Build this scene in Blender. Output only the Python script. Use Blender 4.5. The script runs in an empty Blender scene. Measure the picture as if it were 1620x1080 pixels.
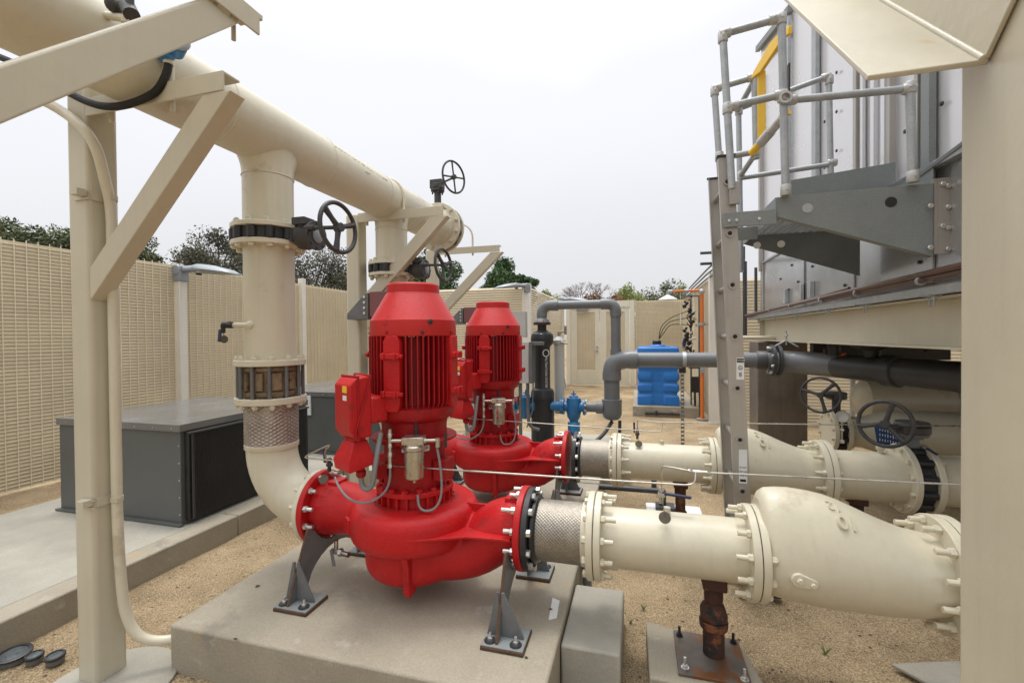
import bpy, math, random
from mathutils import Vector, Matrix, noise
random.seed(7)
R=math.radians; PI=math.pi; V=Vector
sc=bpy.context.scene; COL=sc.collection
# ---------------- camera, sky, sun, exposure
cd=bpy.data.cameras.new('camera'); cam=bpy.data.objects.new('camera',cd); COL.objects.link(cam); sc.camera=cam
cd.sensor_width=36; cd.lens=16; cd.clip_end=800; cd.clip_start=.02
cam.matrix_world=Matrix.Translation((0,0,1.57))@Matrix.Rotation(R(15.5),4,'Z')@Matrix.Rotation(R(90-.7),4,'X')@Matrix.Rotation(R(-.5),4,'Z')
cd.dof.use_dof=True; cd.dof.focus_distance=2.8; cd.dof.aperture_fstop=6
w=bpy.data.worlds.new('World'); sc.world=w; w.use_nodes=True; nt=w.node_tree; nt.nodes.clear()
def nd(nt,t,**k):
    n=nt.nodes.new(t)
    for a,b in k.items():
        if a.startswith('i_'): n.inputs[a[2:].replace('_',' ')].default_value=b
        else: setattr(n,a,b)
    return n
SUN_EL,SUN_ROT=R(80),R(180)
sky=nd(nt,'ShaderNodeTexSky',sky_type='NISHITA',sun_disc=False); sky.sun_elevation=SUN_EL; sky.sun_rotation=SUN_ROT; sky.dust_density=4; sky.air_density=1.5
hs=nd(nt,'ShaderNodeHueSaturation'); hs.inputs['Saturation'].default_value=.35; nt.links.new(sky.outputs[0],hs.inputs['Color'])
b1=nd(nt,'ShaderNodeBackground'); b1.inputs[1].default_value=.05; nt.links.new(hs.outputs[0],b1.inputs[0])
tc=nd(nt,'ShaderNodeTexCoord'); sx=nd(nt,'ShaderNodeSeparateXYZ'); nt.links.new(tc.outputs['Generated'],sx.inputs[0])
cr=nd(nt,'ShaderNodeValToRGB'); cr.color_ramp.elements[0].position=0; cr.color_ramp.elements[0].color=(.72,.72,.755,1)
cr.color_ramp.elements[1].position=1.0; cr.color_ramp.elements[1].color=(3.4,3.42,3.45,1)
e=cr.color_ramp.elements.new(.25); e.color=(.765,.765,.80,1); e=cr.color_ramp.elements.new(.62); e.color=(.90,.90,.93,1); e=cr.color_ramp.elements.new(.80); e.color=(1.35,1.36,1.38,1); cr.color_ramp.interpolation='EASE'
nz=nd(nt,'ShaderNodeTexNoise'); nz.inputs['Scale'].default_value=1.6; nz.inputs['Detail'].default_value=3
ma=nd(nt,'ShaderNodeMath',operation='MULTIPLY_ADD'); ma.inputs[1].default_value=.34; 
nt.links.new(tc.outputs['Generated'],nz.inputs['Vector']); nt.links.new(nz.outputs['Fac'],ma.inputs[0])
mb_=nd(nt,'ShaderNodeMath',operation='MULTIPLY_ADD'); mb_.inputs[1].default_value=-.12; nt.links.new(sx.outputs['X'],mb_.inputs[0]); nt.links.new(sx.outputs['Z'],mb_.inputs[2])
mc_=nd(nt,'ShaderNodeMath',operation='ADD'); mc_.inputs[1].default_value=-.09; nt.links.new(mb_.outputs[0],mc_.inputs[0]); nt.links.new(mc_.outputs[0],ma.inputs[2]); nt.links.new(ma.outputs[0],cr.inputs[0])
b2=nd(nt,'ShaderNodeBackground'); b2.inputs[1].default_value=1.0; nt.links.new(cr.outputs[0],b2.inputs[0])
ad=nd(nt,'ShaderNodeAddShader'); nt.links.new(b1.outputs[0],ad.inputs[0]); nt.links.new(b2.outputs[0],ad.inputs[1])
wo=nd(nt,'ShaderNodeOutputWorld'); nt.links.new(ad.outputs[0],wo.inputs[0])
sl=bpy.data.lights.new('sun','SUN'); sl.energy=1.5; sl.angle=R(11); sl.color=(1,.965,.91)
so=bpy.data.objects.new('sun',sl); COL.objects.link(so); so.rotation_euler=(PI/2-SUN_EL,0,PI-SUN_ROT)
so.rotation_euler=V((-.10,.12,.98)).to_track_quat('Z','Y').to_euler()
sky.sun_rotation=math.atan2(-.10,.12)
vs=sc.view_settings; vs.view_transform='Standard'; vs.look='None'; vs.exposure=-0.24; vs.gamma=1; vs.use_curve_mapping=False

# ---------------- materials
def mat(name,col,rough=.5,metal=0.,var=.10,vs=2.5,bump=0.,bs=60.,spots=None,streak=0.,coat=0.,fine=0.,spec=.5,soft=.06):
    m=bpy.data.materials.new(name); m.use_nodes=True; nt=m.node_tree; p=nt.nodes['Principled BSDF']; L=nt.links.new
    p.inputs['Roughness'].default_value=rough; p.inputs['Metallic'].default_value=metal
    p.inputs['Coat Weight'].default_value=coat; p.inputs['Specular IOR Level'].default_value=spec
    g=nd(nt,'ShaderNodeNewGeometry'); P=g.outputs['Position']
    n=nd(nt,'ShaderNodeTexNoise'); n.inputs['Scale'].default_value=vs; n.inputs['Detail'].default_value=6; n.inputs['Roughness'].default_value=.62; L(P,n.inputs['Vector'])
    mr=nd(nt,'ShaderNodeMapRange'); mr.inputs[1].default_value=.3; mr.inputs[2].default_value=.7; mr.inputs[3].default_value=1-var; mr.inputs[4].default_value=1+var; L(n.outputs['Fac'],mr.inputs[0])
    mx=nd(nt,'ShaderNodeMix',data_type='RGBA',blend_type='MULTIPLY'); mx.inputs[0].default_value=1; mx.inputs[6].default_value=(*col,1); L(mr.outputs[0],mx.inputs[7]); c=mx.outputs[2]
    if fine:
        n2=nd(nt,'ShaderNodeTexNoise'); n2.inputs['Scale'].default_value=120; n2.inputs['Detail'].default_value=3; L(P,n2.inputs['Vector'])
        m2=nd(nt,'ShaderNodeMapRange'); m2.inputs[1].default_value=.3; m2.inputs[2].default_value=.7; m2.inputs[3].default_value=1-fine; m2.inputs[4].default_value=1+fine; L(n2.outputs['Fac'],m2.inputs[0])
        mx2=nd(nt,'ShaderNodeMix',data_type='RGBA',blend_type='MULTIPLY'); mx2.inputs[0].default_value=1; L(c,mx2.inputs[6]); L(m2.outputs[0],mx2.inputs[7]); c=mx2.outputs[2]
    if streak:
        mp=nd(nt,'ShaderNodeMapping'); mp.inputs['Scale'].default_value=(38,38,1.6); L(P,mp.inputs[0])
        n3=nd(nt,'ShaderNodeTexNoise'); n3.inputs['Scale'].default_value=1; n3.inputs['Detail'].default_value=4; L(mp.outputs[0],n3.inputs['Vector'])
        m3=nd(nt,'ShaderNodeMapRange'); m3.inputs[1].default_value=.5; m3.inputs[2].default_value=.72; m3.inputs[3].default_value=1; m3.inputs[4].default_value=1-streak; L(n3.outputs['Fac'],m3.inputs[0])
        mx3=nd(nt,'ShaderNodeMix',data_type='RGBA',blend_type='MULTIPLY'); mx3.inputs[0].default_value=1; L(c,mx3.inputs[6]); L(m3.outputs[0],mx3.inputs[7]); c=mx3.outputs[2]
    for (scol,th,ss) in (spots or []):
        n4=nd(nt,'ShaderNodeTexNoise'); n4.inputs['Scale'].default_value=ss; n4.inputs['Detail'].default_value=7; n4.inputs['Roughness'].default_value=.68; L(P,n4.inputs['Vector'])
        m4=nd(nt,'ShaderNodeMapRange'); m4.inputs[1].default_value=th; m4.inputs[2].default_value=th+soft; L(n4.outputs['Fac'],m4.inputs[0])
        mx4=nd(nt,'ShaderNodeMix',data_type='RGBA'); L(m4.outputs[0],mx4.inputs[0]); L(c,mx4.inputs[6]); mx4.inputs[7].default_value=(*scol,1); c=mx4.outputs[2]
    L(c,p.inputs['Base Color'])
    rr=nd(nt,'ShaderNodeMapRange'); rr.inputs[1].default_value=.3; rr.inputs[2].default_value=.7; rr.inputs[3].default_value=max(rough-.08,.03); rr.inputs[4].default_value=min(rough+.1,1); L(n.outputs['Fac'],rr.inputs[0]); L(rr.outputs[0],p.inputs['Roughness'])
    if bump:
        nb=nd(nt,'ShaderNodeTexNoise'); nb.inputs['Scale'].default_value=bs; nb.inputs['Detail'].default_value=4; L(P,nb.inputs['Vector'])
        bp=nd(nt,'ShaderNodeBump'); bp.inputs['Strength'].default_value=1; bp.inputs['Distance'].default_value=bump; L(nb.outputs['Fac'],bp.inputs['Height']); L(bp.outputs[0],p.inputs['Normal'])
    return m
RU=(.10,.035,.012)
M=dict(
 cream=mat('cream paint',(.61,.565,.435),.38,var=.06,bump=.0012,bs=25,spots=[((.13,.07,.035),.735,9),((.50,.44,.32),.60,2.2)],streak=.05,coat=.15),
 creamR=mat('rust spotted cream paint',(.50,.46,.36),.45,var=.08,bump=.0015,bs=30,spots=[((.42,.27,.10),.62,4.5),((.20,.14,.08),.68,18)],soft=.10),
 creamS=mat('cream steel paint',(.54,.497,.380),.42,var=.05,bump=.001,bs=30,spots=[((.26,.15,.06),.72,7)],streak=.04),
 redF=mat('faded red cowl enamel',(.50,.018,.018),.42,var=.10,vs=4,bump=.001,bs=90,spots=[((.36,.012,.012),.60,7)],fine=.04,streak=.06,spec=.4),
 red=mat('red enamel',(.47,.011,.013),.42,var=.14,vs=3,bump=.0018,bs=90,spots=[((.30,.014,.014),.60,5),((.08,.02,.015),.74,14)],fine=.06,streak=.08,spec=.3),
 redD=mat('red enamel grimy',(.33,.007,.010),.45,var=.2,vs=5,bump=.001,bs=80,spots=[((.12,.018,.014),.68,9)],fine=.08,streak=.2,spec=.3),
 black=mat('black iron coating',(.022,.023,.025),.42,var=.25,vs=9,bump=.001,bs=80,spots=[((.09,.08,.07),.72,12)]),
 blackm=mat('worn dark cast iron',(.045,.044,.045),.5,var=.3,vs=14,bump=.0015,bs=120,spots=[((.13,.05,.03),.70,22),((.16,.15,.14),.76,30)]),
 rubber=mat('black rubber',(.018,.018,.02),.6,var=.2),
 zinc=mat('zinc bolt',(.62,.61,.58),.34,metal=.85,var=.2,vs=40,spots=[((.22,.15,.09),.70,60)]),
 stain=mat('stainless steel',(.50,.475,.42),.30,metal=.95,var=.12,vs=20,bump=.0003,bs=200),
 braid=mat('braided stainless',(.32,.29,.245),.48,metal=.8,var=.2,vs=9,fine=.2),
 braidR=mat('tarnished braid',(.38,.33,.29),.42,metal=.8,var=.25,vs=9,fine=.2),
 conc=mat('concrete',(.315,.28,.215),.85,var=.16,vs=1.8,bump=.0022,bs=55,fine=.10,spots=[((.40,.27,.13),.615,2.6),((.22,.20,.165),.575,1.9),((.45,.42,.36),.60,4.5),((.07,.06,.045),.71,22)],soft=.13),
 concN=mat('grey slab concrete',(.33,.312,.262),.8,var=.2,vs=1.5,bump=.0015,bs=60,fine=.07,spots=[((.27,.26,.235),.55,1.7),((.45,.41,.33),.60,2.2)],soft=.16),
 galv=mat('galvanised steel',(.40,.42,.43),.5,metal=.55,var=.16,vs=16,bump=.0004,bs=150,fine=.08),
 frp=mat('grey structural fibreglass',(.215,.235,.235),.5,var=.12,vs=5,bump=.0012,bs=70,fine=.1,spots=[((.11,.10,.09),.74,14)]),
 frpShade=mat('shaded grey fibreglass',(.15,.16,.16),.6,var=.15,vs=5,bump=.001,bs=70),  # darker copy of frp: shade on the far platform bracket put into its colour
 leg=mat('grey support paint',(.135,.14,.142),.45,var=.2,vs=9,bump=.0008,bs=80,spots=[((.17,.085,.035),.70,16)]),
 rustedge=mat('rusty steel edge',(.085,.045,.024),.8,var=.4,vs=20,bump=.002,bs=90),
 rust=mat('rusty pipe',(.055,.020,.011),.72,var=.45,vs=10,bump=.002,bs=70,spots=[((.17,.06,.022),.57,8),((.018,.014,.013),.56,5)]),
 plate=mat('stained steel plate',(.13,.11,.095),.5,metal=.35,var=.35,vs=8,bump=.001,bs=60,spots=[((.17,.07,.025),.52,6)]),
 cond=mat('dark grey cabinet',(.098,.103,.100),.42,var=.10,vs=2,bump=.0003,bs=30,fine=.04),
 condT=mat('cabinet top sheet',(.21,.215,.215),.2,metal=.4,var=.12,vs=2.5),
 grille=mat('black fin grille',(.040,.040,.042),.4,var=.3,vs=6),
 slat=mat('tan louvre',(.60,.515,.365),.55,var=.10,vs=1.6,streak=.05),
 slatL=mat('pale louvre rib',(.74,.66,.49),.5,var=.06),
 post=mat('off white post',(.72,.69,.62),.45,var=.05,streak=.05),
 door=mat('cream door paint',(.72,.68,.56),.45,var=.04,streak=.03),
 pvc=mat('grey pvc',(.155,.165,.175),.35,var=.10,vs=5,bump=.0003,bs=40,spots=[((.25,.25,.25),.75,14)]),
 pvcD=mat('dark grey pvc',(.050,.053,.058),.42,var=.2,vs=5,spots=[((.13,.12,.11),.72,12)]),
 blue=mat('blue valve enamel',(.022,.155,.36),.32,var=.12,vs=8,coat=.2),
 blueL=mat('light blue enamel',(.03,.24,.50),.35,var=.08),
 tank=mat('blue polyethylene',(.012,.155,.50),.42,var=.06,vs=3),
 orange=mat('orange safety paint',(.66,.17,.03),.45,var=.08,spots=[((.35,.3,.26),.78,14)]),
 yellow=mat('yellow safety paint',(.83,.52,.045),.42,var=.06),
 white=mat('white plastic',(.78,.78,.76),.4,var=.04),
 lampg=mat('grey lamp casting',(.27,.30,.325),.4,metal=.2,var=.1),
 panel=mat('glossy coated panel',(.70,.70,.72),.22,metal=.25,var=.015,vs=.8,spots=[]),
 basin=mat('polished basin steel',(.46,.46,.46),.20,metal=.7,var=.04,vs=1.2,spots=[((.22,.2,.18),.72,16)]),
 fitm=mat('pale rail fitting',(.50,.50,.485),.45,metal=.35,var=.12,vs=30),
 alu=mat('anodised aluminium',(.42,.395,.36),.40,metal=.55,var=.06,vs=7,streak=.08),
 brown=mat('brown galvanised pier',(.20,.17,.14),.4,metal=.45,var=.2,vs=3,streak=.2),
 maroon=mat('maroon enclosure',(.20,.075,.075),.5,var=.1),
 enc=mat('pale grey enclosure',(.50,.51,.48),.5,var=.06),
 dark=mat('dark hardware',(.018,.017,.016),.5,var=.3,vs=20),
 navy=mat('navy valve handle',(.012,.02,.06),.4,var=.1),
 condu=mat('grey flexible conduit',(.21,.215,.215),.45,var=.1),
 stick=mat('white label',(.72,.73,.72),.5,var=.05), ink=mat('black ink',(.02,.02,.02),.6,var=.05),
 disc=mat('tarnished disc tag',(.10,.085,.06),.5,metal=.5,var=.3,vs=30),
 copper=mat('red brown pipe',(.13,.075,.06),.35,metal=.5,var=.2,vs=12),
 lidm=mat('black lid ring',(.02,.021,.022),.4,var=.3,vs=14,spots=[((.3,.25,.18),.70,22)]),
 glass=mat('dusty dark glass',(.06,.07,.075),.25,var=.4,vs=18,spots=[((.28,.24,.18),.66,16)]),
 bronze=mat('corroded bronze casting',(.23,.165,.10),.6,metal=.3,var=.4,vs=16,bump=.002,bs=60,spots=[((.45,.40,.33),.62,18),((.14,.055,.02),.60,12)]),
 bark=mat('bark',(.10,.075,.055),.9,var=.3,vs=5,bump=.01,bs=12),
 tagblue=mat('blue banner',(.012,.055,.18),.5,var=.1),
)
def leafmat(name,col,v=.45):
    m=mat(name,col,.6,var=v,vs=1.1,spec=.3); p=m.node_tree.nodes['Principled BSDF']; p.inputs['Transmission Weight'].default_value=0
    return m
M['leafO']=leafmat('olive leaves',(.11,.13,.06)); M['leafD']=leafmat('dusky leaves',(.095,.098,.066)); M['leafP']=leafmat('pine needles',(.07,.125,.05)); M['leafG']=leafmat('fresh leaves',(.24,.29,.10)); M['leafR']=leafmat('russet hedge leaves',(.17,.085,.04)); M['twig']=mat('bare twigs',(.15,.11,.10),.8)
M['weed']=leafmat('weed green',(.10,.20,.03))
# ground
def groundmat():
    m=bpy.data.materials.new('decomposed granite'); m.use_nodes=True; nt=m.node_tree; p=nt.nodes['Principled BSDF']; L=nt.links.new
    g=nd(nt,'ShaderNodeNewGeometry'); P=g.outputs['Position']
    def ns(s,d=4,r=.6):
        n=nd(nt,'ShaderNodeTexNoise'); n.inputs['Scale'].default_value=s; n.inputs['Detail'].default_value=d; n.inputs['Roughness'].default_value=r; L(P,n.inputs['Vector']); return n.outputs['Fac']
    r1=nd(nt,'ShaderNodeValToRGB'); r1.color_ramp.elements[0].position=.36; r1.color_ramp.elements[0].color=(.23,.16,.09,1); r1.color_ramp.elements[1].position=.62; r1.color_ramp.elements[1].color=(.55,.46,.31,1); L(ns(150,3,.7),r1.inputs[0])
    vo=nd(nt,'ShaderNodeTexVoronoi'); vo.inputs['Scale'].default_value=170; L(P,vo.inputs['Vector'])
    r2=nd(nt,'ShaderNodeValToRGB'); r2.color_ramp.elements[0].position=.0; r2.color_ramp.elements[0].color=(.6,.58,.55,1); r2.color_ramp.elements[1].position=1; r2.color_ramp.elements[1].color=(1.3,1.25,1.2,1)
    L(vo.outputs['Color'],r2.inputs[0])
    a=nd(nt,'ShaderNodeMix',data_type='RGBA',blend_type='MULTIPLY'); a.inputs[0].default_value=.8; L(r1.outputs[0],a.inputs[6]); L(r2.outputs[0],a.inputs[7])
    r3=nd(nt,'ShaderNodeValToRGB'); r3.color_ramp.elements[0].position=.35; r3.color_ramp.elements[0].color=(.62,.60,.58,1); r3.color_ramp.elements[1].position=.65; r3.color_ramp.elements[1].color=(1.12,1.1,1.08,1); L(ns(1.3,5),r3.inputs[0])
    b=nd(nt,'ShaderNodeMix',data_type='RGBA',blend_type='MULTIPLY'); b.inputs[0].default_value=1; L(a.outputs[2],b.inputs[6]); L(r3.outputs[0],b.inputs[7])
    r4=nd(nt,'ShaderNodeMapRange'); r4.inputs[1].default_value=.60; r4.inputs[2].default_value=.68; L(ns(38,6,.7),r4.inputs[0])
    c=nd(nt,'ShaderNodeMix',data_type='RGBA'); L(r4.outputs[0],c.inputs[0]); L(b.outputs[2],c.inputs[6]); c.inputs[7].default_value=(.13,.09,.055,1)
    L(c.outputs[2],p.inputs['Base Color']); p.inputs['Roughness'].default_value=.95; p.inputs['Specular IOR Level'].default_value=.15
    bp=nd(nt,'ShaderNodeBump'); bp.inputs['Distance'].default_value=.010; L(ns(95,5,.7),bp.inputs['Height']); 
    bp2=nd(nt,'ShaderNodeBump'); bp2.inputs['Distance'].default_value=.03; L(ns(7,4),bp2.inputs['Height']); L(bp.outputs[0],bp2.inputs['Normal']); L(bp2.outputs[0],p.inputs['Normal'])
    return m
M['ground']=groundmat()
M['stoneA']=mat('pale grit',(.50,.40,.27),.9,var=.45,vs=60); M['litter']=mat('dead leaf litter',(.075,.045,.025),.9,var=.4,vs=30)

# ---------------- mesh builder
OFF={}
def frame(d):
    d=V(d).normalized(); u=V((0,0,1)) if abs(d.z)<.9 else V((1,0,0)); a=u.cross(d).normalized(); return a,d.cross(a),d
class MB:
    def __init__(s): s.v=[]; s.f=[]; s.uv=None
    def add(s,vs,fs):
        b=len(s.v); s.v+= [V(x) for x in vs]; s.f+=[tuple(b+i for i in f) for f in fs]; return s
    def box(s,x0,x1,y0,y1,z0,z1): return s.obox(((x0+x1)/2,(y0+y1)/2,(z0+z1)/2),(abs(x1-x0),abs(y1-y0),abs(z1-z0)))
    def obox(s,c,sz,X=(1,0,0),Z=(0,0,1)):
        X=V(X).normalized(); Z=V(Z).normalized(); Y=Z.cross(X).normalized(); Z=X.cross(Y); c=V(c)
        vs=[c+X*(i*sz[0]/2)+Y*(j*sz[1]/2)+Z*(k*sz[2]/2) for i in(-1,1) for j in(-1,1) for k in(-1,1)]
        return s.add(vs,[(0,1,3,2),(4,6,7,5),(0,4,5,1),(2,3,7,6),(0,2,6,4),(1,5,7,3)])
    def bar(s,p,q,w,h,up=(0,0,1)):   # square bar from p to q
        p,q=V(p),V(q); d=(q-p); u=V(up); x=d.normalized(); y=u.cross(x).normalized(); z=x.cross(y)
        return s.obox((p+q)/2,(d.length,w,h),x,z)
    def prism(s,pts,n):   # polygon points extruded along vector n
        k=len(pts); a=[V(p) for p in pts]; b=[p+V(n) for p in a]
        return s.add(a+b,[tuple(range(k))[::-1],tuple(range(k,2*k))]+[(i,(i+1)%k,k+(i+1)%k,k+i) for i in range(k)])
    def lathe(s,prof,o=(0,0,0),d=(0,0,1),n=32,cap=True,sx=1.):
        a,b,d=frame(d); o=V(o); vs=[]; fs=[]
        for r,h in prof:
            for i in range(n):
                t=2*PI*i/n; vs.append(o+d*h+a*(r*math.cos(t)*sx)+b*(r*math.sin(t)))
        m=len(prof)
        for j in range(m-1):
            for i in range(n): fs.append((j*n+i,j*n+(i+1)%n,(j+1)*n+(i+1)%n,(j+1)*n+i))
        if cap: fs.append(tuple(range(n))[::-1]); fs.append(tuple((m-1)*n+i for i in range(n)))
        return s.add(vs,fs)
    def cyl(s,p,q,r,n=24,r2=None):
        p,q=V(p),V(q); return s.lathe([(r,0),(r if r2 is None else r2,(q-p).length)],p,q-p,n)
    def ring(s,p,d,ro,ri,h,n=32): return s.lathe([(ri,0),(ro,0),(ro,h),(ri,h),(ri,0)],p,d,n,cap=False)
    def tube(s,pts,r,n=12,smooth=0,sy=1.,close=False):
        P=[V(p) for p in pts]
        for _ in range(smooth):
            Q=[P[0]]
            for a,b in zip(P[:-1],P[1:]): Q+= [a*.75+b*.25,a*.25+b*.75]
            P=Q+[P[-1]]
        m=len(P); rr=r if isinstance(r,(list,tuple)) else [r]*m
        if len(rr)!=m:
            rr=[ (lambda t:(rr[int(t)]*(1-(t-int(t)))+rr[min(int(t)+1,len(rr)-1)]*(t-int(t))))(i/(m-1)*(len(rr)-1)) for i in range(m)]
        vs=[];a=None
        for i in range(m):
            if close: d=(P[(i+1)%m]-P[i-1]).normalized()
            else: d=(P[min(i+1,m-1)]-P[max(i-1,0)]).normalized()
            if a is None: a,b,_=frame(d)
            else: a=(a-d*a.dot(d)).normalized(); b=d.cross(a)
            for k in range(n):
                t=2*PI*k/n; vs.append(P[i]+a*(rr[i]*math.cos(t))+b*(rr[i]*math.sin(t)*sy))
        fs=[(j*n+i,j*n+(i+1)%n,((j+1)%m)*n+(i+1)%n,((j+1)%m)*n+i) for j in range(m if close else m-1) for i in range(n)]
        if not close: fs+=[tuple(range(n))[::-1],tuple((m-1)*n+i for i in range(n))]
        return s.add(vs,fs)
    def torus(s,c,d,R_,r,n=40,k=8):
        a,b,d=frame(d); c=V(c); return s.tube([c+a*(R_*math.cos(2*PI*i/n))+b*(R_*math.sin(2*PI*i/n)) for i in range(n)],r,k,close=True)
    def ball(s,c,rx,ry=None,rz=None,n=20):
        ry=ry or rx; rz=rz or rx; c=V(c); m=n//2; vs=[];fs=[]
        for j in range(m+1):
            ph=PI*j/m
            for i in range(n):
                t=2*PI*i/n; vs.append(c+V((rx*max(math.sin(ph),1e-4)*math.cos(t),ry*max(math.sin(ph),1e-4)*math.sin(t),-rz*math.cos(ph))))
        for j in range(m):
            for i in range(n): fs.append((j*n+i,j*n+(i+1)%n,(j+1)*n+(i+1)%n,(j+1)*n+i))
        return s.add(vs,fs)
    def hexn(s,p,d,r,h): return s.lathe([(r,0),(r,h*.85),(r*.86,h)],p,d,6)
    def text(s,t,o,X,Y,size,ext=.001,align='CENTER'):
        me=textmesh(t,size,ext,align); X=V(X).normalized(); Y=V(Y).normalized(); Z=X.cross(Y); o=V(o)
        s.add([o+X*v.co.x+Y*v.co.y+Z*v.co.z for v in me.vertices],[tuple(p.vertices) for p in me.polygons]); return s
    def braid(s,p,q,Rr,n=216,m=72,na=24,nb=9,amp=.0022):
        p,q=V(p),V(q); a,b,d=frame(q-p); Ln=(q-p).length; vs=[];fs=[]
        for j in range(m+1):
            z=j/m
            for i in range(n):
                t=i/n; A=t*na+z*nb; B=t*na-z*nb
                ia,ib=math.floor(A),math.floor(B)
                over=(ia+ib)%2==0; fr=(B-ib) if over else (A-ia); al=(A-ia) if over else (B-ib)
                h=amp*(math.sin(PI*fr)**.7)*(.35+.65*math.sin(PI*al)) if over else amp*(math.sin(PI*fr)**.7)*(.35+.65*math.sin(PI*al))
                r=Rr+h-(amp*.0); th=2*PI*t; vs.append(p+d*(z*Ln)+a*(r*math.cos(th))+b*(r*math.sin(th)))
        for j in range(m):
            for i in range(n): fs.append((j*n+i,j*n+(i+1)%n,(j+1)*n+(i+1)%n,(j+1)*n+i))
        return s.add(vs,fs)
    def build(s,name,m,parent=None,off=None,bevel=0,ang=38,smooth=True,bseg=2):
        off=V(off) if off is not None else (OFF[parent.name] if parent else V((0,0,0)))
        me=bpy.data.meshes.new(name); me.from_pydata([tuple(v-off) for v in s.v],[],s.f); me.update()
        if smooth:
            me.polygons.foreach_set('use_smooth',[True]*len(me.polygons)); me.set_sharp_from_angle(angle=R(ang))
        me.materials.append(M[m] if isinstance(m,str) else m)
        o=bpy.data.objects.new(name,me); COL.objects.link(o); OFF[o.name]=off
        if parent: o.parent=parent
        else: o.location=off
        if bevel:
            b=o.modifiers.new('bevel','BEVEL'); b.width=bevel; b.segments=bseg; b.limit_method='ANGLE'; b.angle_limit=R(40); b.harden_normals=False
        return o
TM={}
def textmesh(t,size,ext,align):
    k=(t,size,ext,align)
    if k in TM: return TM[k]
    cu=bpy.data.curves.new('t','FONT'); cu.body=t; cu.size=size; cu.extrude=ext; cu.align_x=align; cu.align_y='CENTER'; cu.resolution_u=3
    o=bpy.data.objects.new('t',cu); COL.objects.link(o); bpy.context.view_layer.update()
    me=bpy.data.meshes.new_from_object(o.evaluated_get(bpy.context.evaluated_depsgraph_get())); bpy.data.objects.remove(o); TM[k]=me; return me
def tag(o,label,cat,group=None):
    o['label']=label; o['category']=cat
    if group: o['group']=group
    return o
def thing(name,loc,label,cat,group=None):
    o=bpy.data.objects.new(name,None); COL.objects.link(o); o.location=loc; o.empty_display_size=.1; OFF[o.name]=V(loc); return tag(o,label,cat,group)
def struct(o,kind='structure'): o['kind']=kind; return o
def solo(name,mb,m,loc,label,cat,group=None,**k):
    o=mb.build(name,m,None,off=loc,**k); return tag(o,label,cat,group)
def dup(root,delta,label,keep=None):
    def cp(o,par):
        c=o.copy(); COL.objects.link(c)
        if par: c.parent=par
        OFF[c.name]=OFF[o.name]+V(delta)
        for ch in list(o.children):
            if keep and not keep(ch): continue
            cp(ch,c)
        return c
    r=cp(root,None); r.location=root.location+V(delta); r['label']=label; return r
# bolts: each one a part, sharing one mesh per pattern
BM={}
def boltmesh(l0,l1,rs,rn,m,hn):
    k=(l0,l1,rs,rn,m,hn)
    if k not in BM:
        mb=MB(); mb.cyl((0,0,-l0),(0,0,l1),rs,10); mb.lathe([(rn,.0),(rn,hn*.85),(rn*.85,hn)],(0,0,0),(0,0,1),6)
        o=mb.build('bolt',m,ang=30); BM[k]=o.data; bpy.data.objects.remove(o)
    return BM[k]
def bolts(parent,c,d,n,Rb,m='zinc',rs=.011,rn=.0175,hn=.017,out=.035,ph=.5,jit=True):
    a,b,d=frame(d); c=V(c); off=OFF[parent.name]; me=boltmesh(0,out,rs,rn,m,hn); q=V(d).to_track_quat('Z','Y')
    for i in range(n):
        t=2*PI*(i+ph)/n; o=bpy.data.objects.new('bolt',me); COL.objects.link(o); o.parent=parent
        o.location=c+a*(Rb*math.cos(t))+b*(Rb*math.sin(t))-off
        s=random.uniform(.8,1.25) if jit else 1
        o.scale=(1,1,s); o.rotation_mode='QUATERNION'; o.rotation_quaternion=q@Matrix.Rotation(random.uniform(0,1),3,'Z').to_quaternion(); OFF[o.name]=off
def disc(mb,p,d,r,t,ri=0,n=48,bv=.003):
    if ri: mb.lathe([(ri,0),(r-bv,0),(r,bv),(r,t-bv),(r-bv,t),(ri,t),(ri,0)],p,d,n,cap=False)
    else: mb.lathe([(r-bv,0),(r,bv),(r,t-bv),(r-bv,t)],p,d,n)
    return mb

# =============== GROUND
NG=90
g=MB()
def gh(x,y): 
    return .012*noise.noise(V((x*1.1,y*1.1,0)))+.012*noise.noise(V((x*4.2,y*4.2,3)))
xs=[-7+i*.12 for i in range(0,92)]; ys=[.2+i*.12 for i in range(0,60)]
nx,ny=len(xs),len(ys)
g.add([(x,y,gh(x,y)-.012 if (0<i<nx-1 and 0<j<ny-1) else -.012) for j,y in enumerate(ys) for i,x in enumerate(xs)],[(j*nx+i,j*nx+i+1,(j+1)*nx+i+1,(j+1)*nx+i) for j in range(ny-1) for i in range(nx-1)])
o=g.build('ground','ground'); struct(o)
x0,x1,y0,y1=xs[0],xs[-1],ys[0],ys[-1]
g2=MB(); B=300
g2.add([(-B,-B,-.012),(B,-B,-.012),(B,B,-.012),(-B,B,-.012),(x0,y0,-.012),(x1,y0,-.012),(x1,y1,-.012),(x0,y1,-.012)],[(0,1,5,4),(1,2,6,5),(2,3,7,6),(3,0,4,7)])
o.data.materials[0]; me=g2.build('ground','ground',smooth=False); struct(me)
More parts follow.
